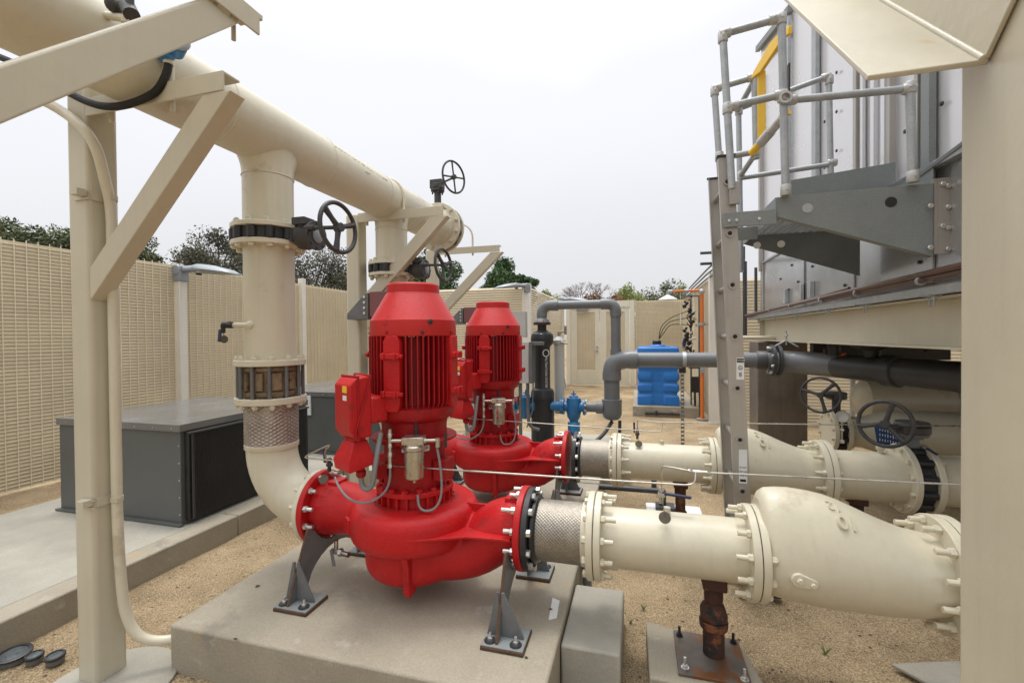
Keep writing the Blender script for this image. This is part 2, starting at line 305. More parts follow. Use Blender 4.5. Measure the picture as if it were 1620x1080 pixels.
# grit stones and litter (uncountable)
def scatter(name,m,n,region,smin,smax,flat=.7,holes=()):
    mb=MB()
    for _ in range(n):
        while True:
            x=random.uniform(region[0],region[1]); y=region[2]+(region[3]-region[2])*random.random()**1.5
            if not any(a<x<b and c<y<d for a,b,c,d in holes): break
        s=random.uniform(smin,smax); t=random.uniform(0,PI); z=gh(x,y)-.012+s*.15
        pts=[(x+s*math.cos(t+k*PI/2)*random.uniform(.6,1),y+s*math.sin(t+k*PI/2)*random.uniform(.6,1),z) for k in range(4)]
        b=len(mb.v); mb.add(pts+[(x,y,z+s*flat),(x+s*.1,y,z-s*.4)],[(0,1,4),(1,2,4),(2,3,4),(3,0,4)])
    o=mb.build(name,m,smooth=False); struct(o,'stuff'); return o
HOLES=[(-2.17,-.33,1.62,4.9),(-8,-3.05,-1,4.2),(-.4,-.07,1.9,2.6)]
scatter('gravel','stoneA',15000,(-3.1,2.3,1.1,6.5),.002,.0065,holes=HOLES)
scatter('leaf_litter','litter',1700,(-3.1,2.3,1.1,8.5),.003,.013,flat=.2,holes=HOLES)

# =============== CONCRETE PADS
def pad(name,x0,x1,y0,y1,h,m,label,bev=.012):
    mb=MB(); mb.box(x0,x1,y0,y1,-.15,h); return solo(name,mb,m,((x0+x1)/2,(y0+y1)/2,0),label,'concrete pad',bevel=bev)
pad('equipment_pad',-2.156,-.35,1.632,5.0,.211,'conc','stained concrete pad that the two red pumps stand on')
pad('concrete_block',-.345,-.082,2.02,2.545,.175,'concN','low grey concrete block against the right side of the red pump pad')
t=thing('equipment_slab',(-4,2.6,0),'long low kerb-edged concrete slab under the dark grey cabinets','concrete slab')
mb=MB(); mb.box(-5.0,-3.26,-1.2,6.2,-.1,.155); mb.build('slab','concN',t,bevel=.008)
mb=MB(); mb.box(-3.088,-2.45,4.25,6.2,-.1,.156); mb.build('slab_extension','concN',t,bevel=.008)
mb=MB()
for a,b in ((-1.2,2.90),(2.906,4.6),(4.606,6.2)): mb.box(-3.255,-3.09,a,b,-.1,.158)
mb.build('kerb','conc',t,bevel=.010)
# pad under filter skid
pad('skid_pad',-1.85,-.10,4.75,6.4,.19,'concN','low concrete pad under the tall black filter and blue valves')
pad('tank_pad',-.11,1.10,9.15,11.8,.19,'conc','square concrete pad beneath the blue chemical tank')
# column footings
mb=MB(); mb.lathe([(.27,0),(.27,.010),(.26,.016)],(-2.33,1.47,-.01),(0,0,1),40); solo('column_footing',mb,'concN',(-2.3,1.46,0),'round pale concrete footing at the base of the near left cream column','footing')
mb=MB(); mb.prism([(1.13,2.50,.012),(1.5,2.62,.012),(1.7,2.3,.012),(1.42,2.18,.012)],(0,0,.016)); solo('stepping_slab',mb,'concN',(1.4,2.4,0),'flat grey concrete slab sunk in the gravel beside the right column','concrete slab',bevel=.004)
mb=MB(); mb.box(-.19,.62,2.66,2.70,0,.02)
# =============== SUPPORT FRAMES (cream)
def frame_(y,x,arm_tip,label,zt=2.645,w=.13):
    t=thing('pipe_support_frame',(x+w/2,y+w/2,0),label,'pipe support','cream pipe support frames under the overhead header')
    mb=MB(); mb.box(x,x+w,y,y+w,-.02,3.6 if y<2 else zt+.0); mb.build('column','creamS',t,bevel=.018,bseg=3)
    mb=MB(); xe=arm_tip
    mb.box(x+w+.001,xe,y-.004,y+.005,zt-.078,zt); mb.box(x+w+.001,xe,y+.0052,y+.078,zt-.009,zt)
    mb.build('arm','creamS',t,bevel=.0015)
    mb=MB(); p=V((x+w+.002,y+.04,zt-.80)); q=V((xe-.03,y+.04,zt-.045))
    d=(q-p).normalized(); n=V((-d.z,0,d.x)); hw=.042
    # square tube with vertical cut against the column and horizontal cut under the arm
    zlow=p.z; A=V((p.x,0,p.z-.10)); Bq=V((p.x,0,p.z+.045))
    top=zt-.082
    def hit(P): k=(top-P.z)/d.z; return V((P.x+d.x*k,0,top))
    A2,B2=hit(A),hit(Bq)
    mb.prism([(A.x,y,A.z),(A2.x,y,A2.z),(B2.x,y,B2.z),(Bq.x,y,Bq.z)],(0,.075,0)); mb.build('brace','creamS',t,bevel=.004)
    
    # u-bolt over the header
    a=MB(); xc,zc,r=-2.1,2.76,.178; pts=[(xc-r,y+.04,zt-.10)]+[(xc+r*math.cos(PI-PI*i/14),y+.04,zc+r*math.sin(PI-PI*i/14)) for i in range(15)]+[(xc+r,y+.04,zt-.10)]
    a.tube(pts,.0115,10); 
    for sx_ in(-r,r):
        a.hexn((xc+sx_,y+.04,zt+.001),(0,0,1),.018,.013); a.hexn((xc+sx_,y+.04,zt-.010),(0,0,-1),.018,.013)
    a.build('u_bolt','cream',t); return t
f1=frame_(1.467,-2.505,-1.60,'near left cream column with bracket arm and knee brace under the overhead pipe')
frame_(3.47,-2.47,-1.54,'cream column and knee brace behind the nearer red pump')
frame_(5.15,-2.53,-1.57,'farthest cream column and knee brace, bare arm against the sky')
# near longitudinal knee brace + beam (upper left)
t=thing('pipe_support_frame',(-1.33,-.25,0),'close-up cream diagonal knee brace crossing the upper left corner to a bolted beam end','pipe support')
mb=MB(); mb.box(-1.40,-1.27,-.32,-.19,0,2.60); mb.build('column','creamS',t,bevel=.012)
mb=MB(); 
a0=V((0,-.18,1.15)); 
mb.prism([(-1.305,-.19,1.315),(-1.305,-.19,1.190),(-1.305,1.263,2.643),(-1.305,1.138,2.643)],(-.09,0,0)); mb.build('brace','creamS',t,bevel=.006,bseg=3)
mb=MB(); mb.box(-1.29,-1.298,-.4,1.335,2.645,2.722); mb.box(-1.2985,-1.40,-.4,1.335,2.714,2.722); mb.build('beam','creamS',t,bevel=.0015)
mb=MB(); 
for yy in(1.22,1.30): mb.hexn((-1.37,yy,2.70),(0,0,-1),.016,.012); mb.cyl((-1.37,yy,2.62),(-1.37,yy,2.76),.008,8)
mb.box(-1.41,-1.31,1.26,1.37,2.7225,2.74)
mb.build('clamp','creamS',t,bevel=.002)
# near right column with angle brace (upper right)
t=thing('support_column',(.82,1.28,0),'cream column filling the right edge with a rust spotted angle brace rising from it','column')
mb=MB(); mb.box(.752,.93,1.10,1.358,-.02,3.6); mb.build('column','creamS',t,bevel=.012,bseg=3)
mb=MB(); dv=V((0,1,1))*1.35
xa,xc,yb,zb=.520,.748,1.262,2.160
mb.prism([(xa,yb,zb),(xc,yb,zb),(xc,yb-.009,zb+.009),(xa,yb-.009,zb+.009)],dv); mb.tube([(xc-.012,yb-.011,zb+.011),(xc-.012,yb-.011+dv.y,zb+.011+dv.z)],.007,12)
mb.prism([(xc,yb-.0092,zb+.0092),(xc,yb-.13,zb+.13),(xc-.010,yb-.13,zb+.13),(xc-.010,yb-.0092,zb+.0092)],dv)
mb.build('angle_brace','creamR',t,bevel=.003)
mb=MB(); mb.box(.50,.75,2.45,2.62,3.45,3.6); mb.build('beam','creamS',t)

# =============== HEADER
t=thing('header_pipe',(-2.1,2.2,2.59),'large cream overhead header pipe running away from the top left corner','pipe')
hx,hz,hr=-2.1,2.76,.172
mb=MB(); mb.cyl((hx,-.9,hz),(hx,4.58,hz),hr,64)
for yb in(2.23,3.63):
    x_=-2.112
    prof=[(.137,-.02)]
    for i in range(9):
        a=i/8*PI/2; prof.append((.137+.075*(1-math.cos(a)) , .12+.075*math.sin(a)))
    pr=[(.1372,0),(.1372,.055)]
    for i in range(1,10):
        a=i/9*R(78); pr.append((.1372+.11*(1-math.cos(a)),.055+.11*math.sin(a)*1.15))
    K=[];nn=56
    for i in range(13):
        a=i/12*R(84); f=1-math.cos(a); z=2.515+.15*math.sin(a)
        for k in range(nn):
            th=2*PI*k/nn; K.append((x_+(.1372+f*.02)*math.cos(th),yb+(.1372+f*.13)*math.sin(th),z))
    mb.add(K,[(j*nn+k,j*nn+(k+1)%nn,(j+1)*nn+(k+1)%nn,(j+1)*nn+k) for j in range(12) for k in range(nn)])
o=mb.build('pipe','cream',t,ang=50)
for yy in(.35,1.86,2.63,3.35,3.95): mb=MB(); mb.torus((hx,yy,hz),(0,1,0),hr-.001,.0055,64,6); mb.build('weld_bead','cream',t)
for yb in(2.23,3.63): mb=MB(); mb.torus((-2.112,yb,2.515),(0,0,1),.1375,.0045,56,6); mb.build('weld_bead','cream',t)
for yb in(2.23,3.63):
    mb=MB(); mb.cyl((-2.112,yb,2.225),(-2.112,yb,2.52),.137,56); disc(mb,(-2.112,yb,2.200),(0,0,1),.200,.027); b=mb.build('branch','cream',t,ang=30); bolts(b,(-2.112,yb,2.227),(0,0,1),12,.178,'cream',rn=.018,out=.024,ph=.3)
mb=MB(); disc(mb,(hx,4.56,hz),(0,1,0),.262,.035,n=64); mb.lathe([(.20,0),(.172,-.06)],(hx,4.56,hz),(0,1,0),48,cap=False); b=mb.build('end_flange','cream',t,ang=30); bolts(b,(hx,4.557,hz),(0,-1,0),12,.232,'cream',rn=.02,hn=.016,out=.03)
rr=random.Random(4)
def scuff(pts,n,nm='scuff'):
    mb=MB()
    for i in range(n):
        f=rr.random(); y0=pts[0][0]+(pts[1][0]-pts[0][0])*f; th=R(pts[0][1]+(pts[1][1]-pts[0][1])*f+rr.gauss(0,1.3)); l=rr.uniform(.004,.020); w_=rr.uniform(.0012,.0035); r0=hr+.0006
        def q(yy,t): return (hx+r0*math.cos(t),yy,hz+r0*math.sin(t))
        dt=w_/hr; mb.add([q(y0,th-dt),q(y0+l,th-dt*.3),q(y0+l*1.1,th+dt*.6),q(y0+l*.2,th+dt)],[(0,1,2,3)])
    mb.build(nm,'blackm',t,smooth=False)
scuff(((2.62,32),(3.30,22)),75); scuff(((2.95,8),(3.02,10)),10); scuff(((1.78,2),(1.86,6)),16)
# end valve
def wheel(parent,c,n,r,name='handwheel',rt=.012,sp=3,ph=.3,dish=.03,m='blackm',hub=.025):
    a,b,d=frame(n); c=V(c); mb=MB(); mb.torus(c,d,r,rt,48,10)
    for i in range(sp):
        t=2*PI*(i+ph)/sp; e=c+a*((r-.004)*math.cos(t))+b*((r-.004)*math.sin(t)); mb.tube([c-d*dish*.0,c*.5+e*.5-d*.0,e],[.017,.014,.018] if sp==3 else [.010,.009,.010],8)
    mb.cyl(c-d*.018,c+d*.022,hub,16); return mb.build(name,m,parent)
def bfly(yc,xc,zc,axis,r,t_,label,name='butterfly_valve'):
    th=thing(name,(xc,yc,zc-r if abs(axis[0])>.5 else zc),label,'valve','butterfly valves with handwheels')
    a,b,d=frame(axis); c=V((xc,yc,zc)); mb=MB(); mb.lathe([(r-.02,0),(r-.02,t_)],c,d,56)
    for i in range(12):
        t=2*PI*(i+.5)/12; p=c+a*((r-.017)*math.cos(t))+b*((r-.017)*math.sin(t)); mb.lathe([(.022,.001),(.026,.004),(.026,t_-.004),(.022,t_-.001)],p,d,14)
    mb.build('body','black',th); return th
v=bfly(2.23,-2.112,2.130,(0,0,1),.196,.068,'black lug butterfly valve on the near riser, wheel against the sky')
def riser_gear(v,y):
    z=2.155; mb=MB(); mb.tube([(-1.935,y,z),(-1.89,y,z)],.042,16); mb.box(-1.915,-1.893,y-.06,y+.06,z-.035,z+.035)
    mb.lathe([(.060,0),(.074,.012),(.078,.05),(.072,.062),(.072,.095),(.084,.10),(.084,.118)],(-1.892,y,z),(1,0,0),32)
    mb.cyl((-1.845,y-.03,z+.0),(-1.845,y-.03,z+.098),.032,16); mb.box(-1.885,-1.80,y-.075,y+.01,z+.055,z+.095)
    mb.cyl((-1.80,y-.065,z+.03),(-1.60,y-.065,z+.02),.0115,12); mb.cyl((-1.80,y-.065,z+.03),(-1.74,y-.065,z+.028),.018,12)
    for i in range(8):
        a=2*PI*i/8; mb.hexn((-1.774,y+.071*math.cos(a),z+.071*math.sin(a)),(1,0,0),.008,.006)
    g=mb.build('gearbox','blackm',v,bevel=.002)
    mb=MB(); mb.lathe([(.042,0),(.042,.005),(.034,.009)],(-1.7735,y,z),(1,0,0),28); mb.build('position_disc','lampg',g)
    wheel(v,(-1.585,y-.065,z+.018),(1,-.10,.05),.135,ph=.155,rt=.0125)
riser_gear(v,2.23)
v2=dup(v,(0,1.40,0),'black lug butterfly valve on the far riser, wheel in front of pines')
v=bfly(4.60,hx,hz,(0,1,0),.245,.07,'black butterfly valve closing the far end of the overhead header')
mb=MB(); disc(mb,(hx,4.672,hz),(0,1,0),.262,.035,n=64); mb.build('blind_flange','cream',v)
mb=MB(); mb.cyl((hx-.02,4.635,3.0),(hx-.02,4.635,3.17),.038,20); disc(mb,(hx-.02,4.635,3.165),(0,0,1),.075,.02,n=24); mb.lathe([(.055,0),(.07,.01),(.07,.05),(.055,.06)],(hx-.02,4.635,3.187),(0,0,1),24); mb.box(hx-.09,hx+.05,4.58,4.67,3.19,3.285)
for i in range(6):
    a=2*PI*i/6; mb.cyl((hx-.02+.062*math.cos(a),4.635+.062*math.sin(a),3.14),(hx-.02+.062*math.cos(a),4.635+.062*math.sin(a),3.20),.009,8)
mb.cyl((hx+.04,4.60,3.24),(-1.885,4.53,3.26),.011,12); mb.build('gearbox','blackm',v,bevel=.002)
wheel(v,(-1.885,4.53,3.265),(.93,-.36,.0),.165,sp=4,ph=.1,rt=.011)
# header instruments top left
t=thing('pressure_transmitter',(-1.89,1.47,2.74),'blue headed transmitter on the overhead pipe beside the big cream brace','transmitter')
mb=MB(); mb.cyl((-1.90,1.47,2.70),(-1.94,1.50,2.74),.016,12); mb.cyl((-1.885,1.465,2.715),(-1.885,1.465,2.735),.02,12); mb.build('stem','cream',t)
mb=MB(); mb.lathe([(.030,0),(.037,.006),(.037,.055),(.03,.062)],(-1.87,1.475,2.770),(.85,-.35,.25),20); mb.lathe([(.024,0),(.030,.01),(.030,.06),(.024,.066)],(-1.915,1.47,2.745),(.75,-.3,.2),16); mb.cyl((-1.90,1.465,2.72),(-1.89,1.465,2.76),.02,12); mb.build('housing','blue',t,bevel=.002)
mb=MB(); mb.lathe([(.037,.063),(.040,.070),(.040,.078),(.032,.084)],(-1.87,1.475,2.770),(.85,-.35,.25),20); mb.build('cover','lampg',t)
mb=MB(); mb.tube([(-1.885,1.465,2.715),(-1.89,1.46,2.67),(-1.93,1.45,2.60),(-2.02,1.43,2.56),(-2.13,1.42,2.55),(-2.26,1.42,2.58),(-2.42,1.42,2.66),(-2.65,1.41,2.80),(-3.2,1.38,3.03)],.0150,12,smooth=2); solo('flexible_conduit',mb,'pvcD',(-2.2,1.43,2.58),'dark flexible conduit looping below the blue transmitter past the cream column','conduit')
t=thing('air_vent',(-1.80,1.25,2.74),'small grey air vent valve on top of the overhead pipe at the top left','vent valve')
mb.cyl((-1.79,1.25,2.735),(-1.80,1.25,2.80),.012,10); mb.cyl((-1.79,1.25,2.79),(-1.86,1.25,2.81),.018,12); mb.ball((-1.865,1.25,2.81),.030); mb.cyl((-1.80,1.25,2.79),(-1.765,1.24,2.745),.026,14); mb.cyl((-1.775,1.24,2.77),(-1.775,1.24,2.84),.014,10); mb.build('body','blackm',t)
mb=MB(); mb.cyl((-1.945,1.27,2.80),(-1.80,1.25,2.745),.014,10); mb.hexn((-1.80,1.25,2.725),(0,0,1),.022,.02); mb.build('bushing','cream',t)
# painted conduit on column
t=thing('painted_conduit',(-2.33,1.53,.3),'cream painted conduit clamped to the near left column, sweeping into the pump pad','conduit')
mb=MB(); mb.tube([(-3.1,1.36,2.86),(-2.80,1.39,2.74),(-2.55,1.42,2.64),(-2.36,1.435,2.52),(-2.30,1.46,2.42),(-2.32,1.50,2.30),(-2.342,1.54,2.18),(-2.342,1.54,2.0),(-2.342,1.54,1.0),(-2.342,1.54,.70),(-2.335,1.545,.45),(-2.32,1.55,.28),(-2.27,1.57,.17),(-2.20,1.62,.13),(-2.10,1.70,.13)],.0215,16,smooth=2); mb.lathe([(.0235,-.004),(.0235,.004)],(-2.342,1.54,1.955),(0,0,1),16); mb.build('pipe','cream',t)
for z in(2.22,.83,1.6)[:2]:
    c=MB(); c.box(-2.42,-2.374,1.463,1.425,z-.008,z+.02); c.bar((-2.45,1.462,z+.013),(-2.366,1.462,z+.013),.006,.006); c.bar((-2.45,1.462,z-.02),(-2.366,1.462,z-.02),.006,.006)
    c.obox((-2.371,1.52,z),(.008,.085,.04)); c.ring((-2.342,1.54,z-.012),(0,0,1),.0245,.021,.024,20); c.obox((-2.316,1.527,z),(.012,.02,.02)); c.build('clamp','creamS',t)
# =============== RISER 1 lower part
def riser(dy,lab):
    y=2.23+dy; X=-2.112
    t=thing('riser_pipe',(X,y,1.41),lab[0],'pipe','cream riser spools under the overhead header')
    mb=MB(); mb.cyl((X,y,1.42),(X,y,2.11),.137,64); disc(mb,(X,y,2.102),(0,0,1),.200,.027); disc(mb,(X,y,1.410),(0,0,1),.193,.034); b=mb.build('pipe','cream',t,ang=30)
    bolts(b,(X,y,2.101),(0,0,-1),12,.178,'cream',rn=.018,out=.02); bolts(b,(X,y,1.445),(0,0,1),12,.172,'cream',rn=.017,out=.028)
    mb=MB(); mb.cyl((X-.02,y-.12,1.645),(X-.14,y-.17,1.645),.013,12); mb.ball((X-.01,y-.13,1.645),.026); mb.build('tap','cream',t)
    # wafer check valve: open body between two flanges with studs
    c=thing('wafer_check_valve',(X,y,1.23),lab[1],'check valve','corroded wafer check valves on the risers')
    mb=MB(); mb.lathe([(.150,0),(.158,.012),(.158,.03),(.140,.034),(.140,.145),(.158,.15),(.158,.168),(.15,.178)],(X,y,1.231),(0,0,1),40); mb.build('body','bronze',c)
    mb=MB()
    for i in range(10):
        a=2*PI*i/10; mb.obox((X+.150*math.cos(a),y+.150*math.sin(a),1.32),(.02,.055,.10),(math.cos(a),math.sin(a),0))
    mb.build('window_frame','bronze',c,bevel=.004)
    for i in range(12):
        a=2*PI*(i+.35)/12; m2=MB(); m2.cyl((X+.172*math.cos(a),y+.172*math.sin(a),1.225),(X+.172*math.cos(a),y+.172*math.sin(a),1.410),.0105,10); m2.build('stud','leg',c)
    k=thing('flexible_connector',(X,y,.93),lab[2],'hose connector','braided steel flexible connectors')
    mb=MB(); disc(mb,(X,y,1.190),(0,0,1),.193,.036); b=mb.build('flange','cream',k,ang=30); bolts(b,(X,y,1.189),(0,0,-1),12,.172,'cream',rn=.017,out=.022)
    mb=MB(); mb.braid((X,y,.955),(X,y,1.189),.141,n=330,m=88,na=22,nb=11,amp=.0062); mb.build('braid','braidR',k,ang=60)
    mb=MB(); mb.lathe([(.144,0),(.147,.004),(.147,.028),(.143,.032)],(X,y,.922),(0,0,1),48); mb.build('collar','cream',k)
    e=thing('elbow_pipe',(X,y,.46),lab[3],'pipe elbow','cream elbows between riser and pump')
    pts=[(X,y,.923)]+[(X+.32*(1-math.cos(a)),y,.92-.32*math.sin(a)) for a in [PI/2*i/14 for i in range(1,15)]]+[(-1.765,y,.6)]
    mb=MB(); mb.tube(pts,.1385,56); disc(mb,(-1.808,y,.6),(1,0,0),.200,.030); b=mb.build('elbow','cream',e,ang=35); bolts(b,(-1.809,y,.6),(-1,0,0),12,.178,'cream',rn=.018,out=.03)
riser(0,('near cream riser pipe with small gauge tap, left of the red pump','rusty see-through check valve between flanges on the near riser','tarnished braided connector standing vertically above the near cream elbow','near cream elbow turning from the riser into the red pump'))
riser(1.40,('far cream riser pipe behind the nearer red motor','check valve on the far riser hidden behind the nearer motor','braided connector on the far riser behind the nearer pump','far cream elbow turning into the farther red pump'))
t=thing('sample_valve',(-2.26,2.06,1.60),'small black sample valve with hanging disc on the near riser tap','valve')
mb=MB(); mb.cyl((-2.22,2.07,1.645),(-2.27,2.05,1.647),.019,14); mb.cyl((-2.268,2.05,1.65),(-2.268,2.05,1.60),.012,10); mb.hexn((-2.225,2.068,1.646),(-.9,-.35,0),.022,.02); mb.build('body','dark',t)
mb=MB(); mb.lathe([(.022,0),(.022,.003)],(-2.25,2.04,1.565),(.3,-.9,0),20); mb.tube([(-2.262,2.045,1.60),(-2.25,2.04,1.587)],.002,6); mb.build('disc_tag','disc',t)
mb=MB(); mb.bar((-2.277,2.04,1.62),(-2.275,2.03,1.552),.018,.007,(0,1,0)); mb.build('lever','navy',t)

# =============== PUMP
PX,PY,PZ=-1.17,2.23,.60
def make_pump():
    T=thing('fire_pump',(PX,PY,.211),'nearer red vertical motor pump on the front of the stained pad','pump','red vertical in-line pumps')
    # cast casing, blended
    mb=MB(); prof=[]
    for i in range(21):
        a=2*PI*i/20; ca,sa=math.cos(a),math.sin(a); f=lambda s:math.copysign(abs(s)**.62,s)
        prof.append((.235+.108*f(ca),.602+.104*f(sa)))
    mb.lathe(prof,(PX,PY,0),(0,0,1),64,cap=False)
    mb.lathe([(.22,.53),(.22,.69)],(PX,PY,0),(0,0,1),48)
    mb.lathe([(.05,.318),(.19,.320),(.232,.332),(.256,.362),(.264,.40),(.262,.54)],(PX,PY,0),(0,0,1),56)
    mb.tube([(-1.75,PY,.6),(-1.64,PY,.602),(-1.52,PY-.015,.605),(-1.40,PY-.05,.605),(-1.28,PY-.08,.605)],[.150,.148,.134,.116,.10],32,smooth=1)
    mb.tube([(-.56,PY,.6),(-.63,PY,.597),(-.69,PY,.575),(-.75,PY-.01,.528),(-.82,PY-.02,.478),(-.91,PY-.04,.452),(-1.03,PY-.07,.445),(-1.15,PY-.09,.442)],[.152,.152,.149,.146,.140,.133,.126,.120],32,smooth=1)
    c=mb.build('casing','red',T)
    rm=c.modifiers.new('remesh','REMESH'); rm.mode='VOXEL'; rm.voxel_size=.0082; rm.use_smooth_shade=True
    sm=c.modifiers.new('smooth','SMOOTH'); sm.factor=.5; sm.iterations=5
    mb=MB(); z=.602
    for s in(-1,): mb.prism([(-.585,PY+s*.19,z),(-.60,PY+s*.19,z),(-.80,PY+s*.205,z),(-1.04,PY+s*.318,z),(-1.0,PY+s*.20,z),(-.85,PY+s*.10,z),(-.585,PY+s*.10,z)],(0,0,.012))
    mb.build('web','red',c,bevel=.002)
    mb=MB(); mb.box(-.88,-.70,PY-.008,PY+.008,.615,.70); mb.build('top_web','red',c,bevel=.002)
    mb=MB(); mb.prism([(-1.098,PY-.300,.54),(-1.098,PY-.20,.54),(-1.098,PY-.20,.312),(-1.098,PY-.262,.312),(-1.098,PY-.274,.33),(-1.098,PY-.278,.46)],(.032,0,0)); mb.build('front_rib','red',c,bevel=.002)
    mb=MB(); mb.obox((-1.447,PY-.205,.60),(.07,.02,.075),(.78,-.62,0)); mb.build('cast_pad','red',c,bevel=.003)
    for xa_ in(-1.69,-.65):
        mb=MB(); mb.box(xa_,xa_+.06,PY-.05,PY+.05,.735,.758); mb.build('cast_pad','red',c,bevel=.003)
    for x,d,xo in((-1.778,1,-1.743),(-.574,1,-.575)):
        mb=MB(); disc(mb,(x,PY,.6),(1,0,0),.203,.034,n=64,bv=.004)
        f=mb.build('flange','red',T,ang=30)
        if x<-1: bolts(f,(-1.743,PY,.6),(1,0,0),12,.181,'zinc',out=.05)
        else: bolts(f,(-.575,PY,.6),(-1,0,0),12,.181,'zinc',out=.055)
    # casing cover with ribs + bolts
    mb=MB(); disc(mb,(PX,PY,.758),(0,0,1),.205,.024); mb.lathe([(.185,.67),(.178,.70),(.175,.76)],(PX,PY,0),(0,0,1),48)
    for i in range(24):
        a=2*PI*i/24; mb.obox((PX+.186*math.cos(a),PY+.186*math.sin(a),.72),(.03,.010,.08),(math.cos(a),math.sin(a),0))
    f=mb.build('cover','red',T,ang=30); bolts(f,(PX,PY,.782),(0,0,1),16,.187,'red',rn=.017,rs=.009,out=.018,hn=.016)
    rg=random.Random(9); mb=MB()
    for i in range(420):
        a=rg.uniform(0,2*PI); rad=.205+abs(rg.gauss(0,.016)); ss=rg.uniform(.002,.006); x_,y_=PX+rad*math.cos(a),PY+rad*math.sin(a); z_=.7055-(rad-.2)*.06
        mb.add([(x_+ss,y_,z_),(x_-ss*.6,y_+ss,z_),(x_-ss*.5,y_-ss,z_),(x_,y_,z_+ss*.6)],[(0,1,3),(1,2,3),(2,0,3)])
    gr_=mb.build('grit','litter',c,smooth=False); gr_['kind']='stuff'
    # lantern
    mb=MB(); mb.cyl((PX,PY,.780),(PX,PY,1.03),.163,48)
    mb.box(PX-.215,PX-.15,PY-.03,PY+.09,.86,.93); mb.box(PX+.15,PX+.215,PY-.09,PY+.03,.83,.93); mb.obox((PX-.12,PY-.16,.885),(.075,.05,.07),(.8,-.6,0)); 
    mb.box(PX+.075,PX+.077,PY-.17,PY-.15,.90,.97)
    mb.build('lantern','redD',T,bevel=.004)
    # motor
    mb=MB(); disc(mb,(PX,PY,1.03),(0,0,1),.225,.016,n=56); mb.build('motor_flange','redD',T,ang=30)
    mb=MB(); mb.lathe([(.172,1.046),(.172,1.10),(.178,1.13),(.205,1.15),(.217,1.17),(.217,1.205),(.185,1.225),(.185,1.57)],(PX,PY,0),(0,0,1),64)
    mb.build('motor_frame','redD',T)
    mb=MB()
    for i in range(52):
        a=2*PI*(i+.5)/52
        dd=min(abs((a-k*PI/2+PI)%(2*PI)-PI) for k in range(4))
        if dd<.19: continue
        X=(math.cos(a),math.sin(a),0); ca,sa=X[0],X[1]
        mb.prism([(PX+.180*ca,PY+.180*sa,1.20),(PX+.212*ca,PY+.212*sa,1.205),(PX+.233*ca,PY+.233*sa,1.235),(PX+.233*ca,PY+.233*sa,1.575),(PX+.180*ca,PY+.180*sa,1.575)],(-sa*.0065,ca*.0065,0))
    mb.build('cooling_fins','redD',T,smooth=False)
    for k in range(4):
        a=k*PI/2; ca,sa=math.cos(a),math.sin(a); mb=MB()
        def pt(r,t,z): return (PX+r*ca-t*sa,PY+r*sa+t*ca,z)
        mb.prism([pt(.19,-.030,1.20),pt(.19,.030,1.20),pt(.19,.044,1.235),pt(.19,.044,1.545),pt(.19,.030,1.575),pt(.19,-.030,1.575),pt(.19,-.044,1.545),pt(.19,-.044,1.235)],(.047*ca,.047*sa,0))
        for zz in(1.29,1.475):
            mb.obox(pt(.245,0,zz),(.028,.10,.028),(ca,sa,0)); mb.obox(pt(.248,.058,zz),(.016,.02,.018),(ca,sa,0)); mb.obox(pt(.252,.03,zz),(.03,.012,.034),(ca,sa,0)); mb.obox(pt(.252,-.03,zz),(.03,.012,.034),(ca,sa,0))
        mb.build('mounting_rail','red',T,bevel=.003)
    mb=MB(); mb.lathe([(.205,1.572),(.226,1.574),(.228,1.58),(.226,1.655),(.220,1.664),(.146,1.792),(.140,1.800),(.140,1.842),(.134,1.850),(.05,1.852)],(PX,PY,0),(0,0,1),64)
    c=mb.build('fan_cowl','redF',T,ang=26)
    for a in(-.9,-1.7,-.1,2.2,3.6):
        m2=MB(); ca,sa=math.cos(a),math.sin(a); m2.hexn((PX+.226*ca,PY+.226*sa,1.592),(ca,sa,0),.009,.008); m2.build('screw','redD' if a!=-.9 else 'dark',c)
    m2=MB(); a=-.72; m2.hexn((PX+.2245*math.cos(a),PY+.2245*math.sin(a),1.645),(math.cos(a),math.sin(a),.2),.014,.008); m2.build('plug','dark',c)
    # terminal box (azimuth toward -x-y)
    az=R(-117); D=V((math.cos(az),math.sin(az),0)); Tn=V((-math.sin(az),math.cos(az),0)); c0=V((PX,PY,0))
    def q(r,t,z): return tuple(c0+D*r+Tn*t+V((0,0,z)))
    mb=MB(); mb.obox(q(.255,0,1.215),(.10,.15,.13),D)
    mb.build('box_neck','red',T,bevel=.012)
    mb=MB(); mb.prism([q(.300,-.075,1.09),q(.385,-.075,1.09),q(.412,-.075,1.13),q(.412,-.075,1.345),q(.385,-.075,1.375),q(.300,-.075,1.385)],Tn*.15)
    b=mb.build('terminal_box','red',T,bevel=.007)
    mb=MB(); mb.prism([q(.365,-.081,1.08),q(.375,-.081,1.08),q(.375,-.081,1.388),q(.365,-.081,1.388)],Tn*.162); mb.build('lid_seam','redD',b,bevel=.002)
    mb=MB(); mb.tube([q(.305,.080,1.385),q(.392,.080,1.11)],.004,6); mb.tube([q(.305,.080,1.385),q(.34,.0,1.395),q(.305,-.080,1.385)],.004,6); mb.cyl(q(.392,.076,1.11),q(.392,.088,1.11),.011,12); mb.build('bail_wire','redD',b)
    mb=MB(); mb.obox(q(.414,.03,1.325),(.003,.04,.032),D); mb.build('warning_label','yellow',b)
    mb=MB(); mb.obox(q(.414,.03,1.285),(.003,.034,.024),D); mb.build('rating_label','stick',b)
    mb=MB()
    zt,zb_=1.075,.955
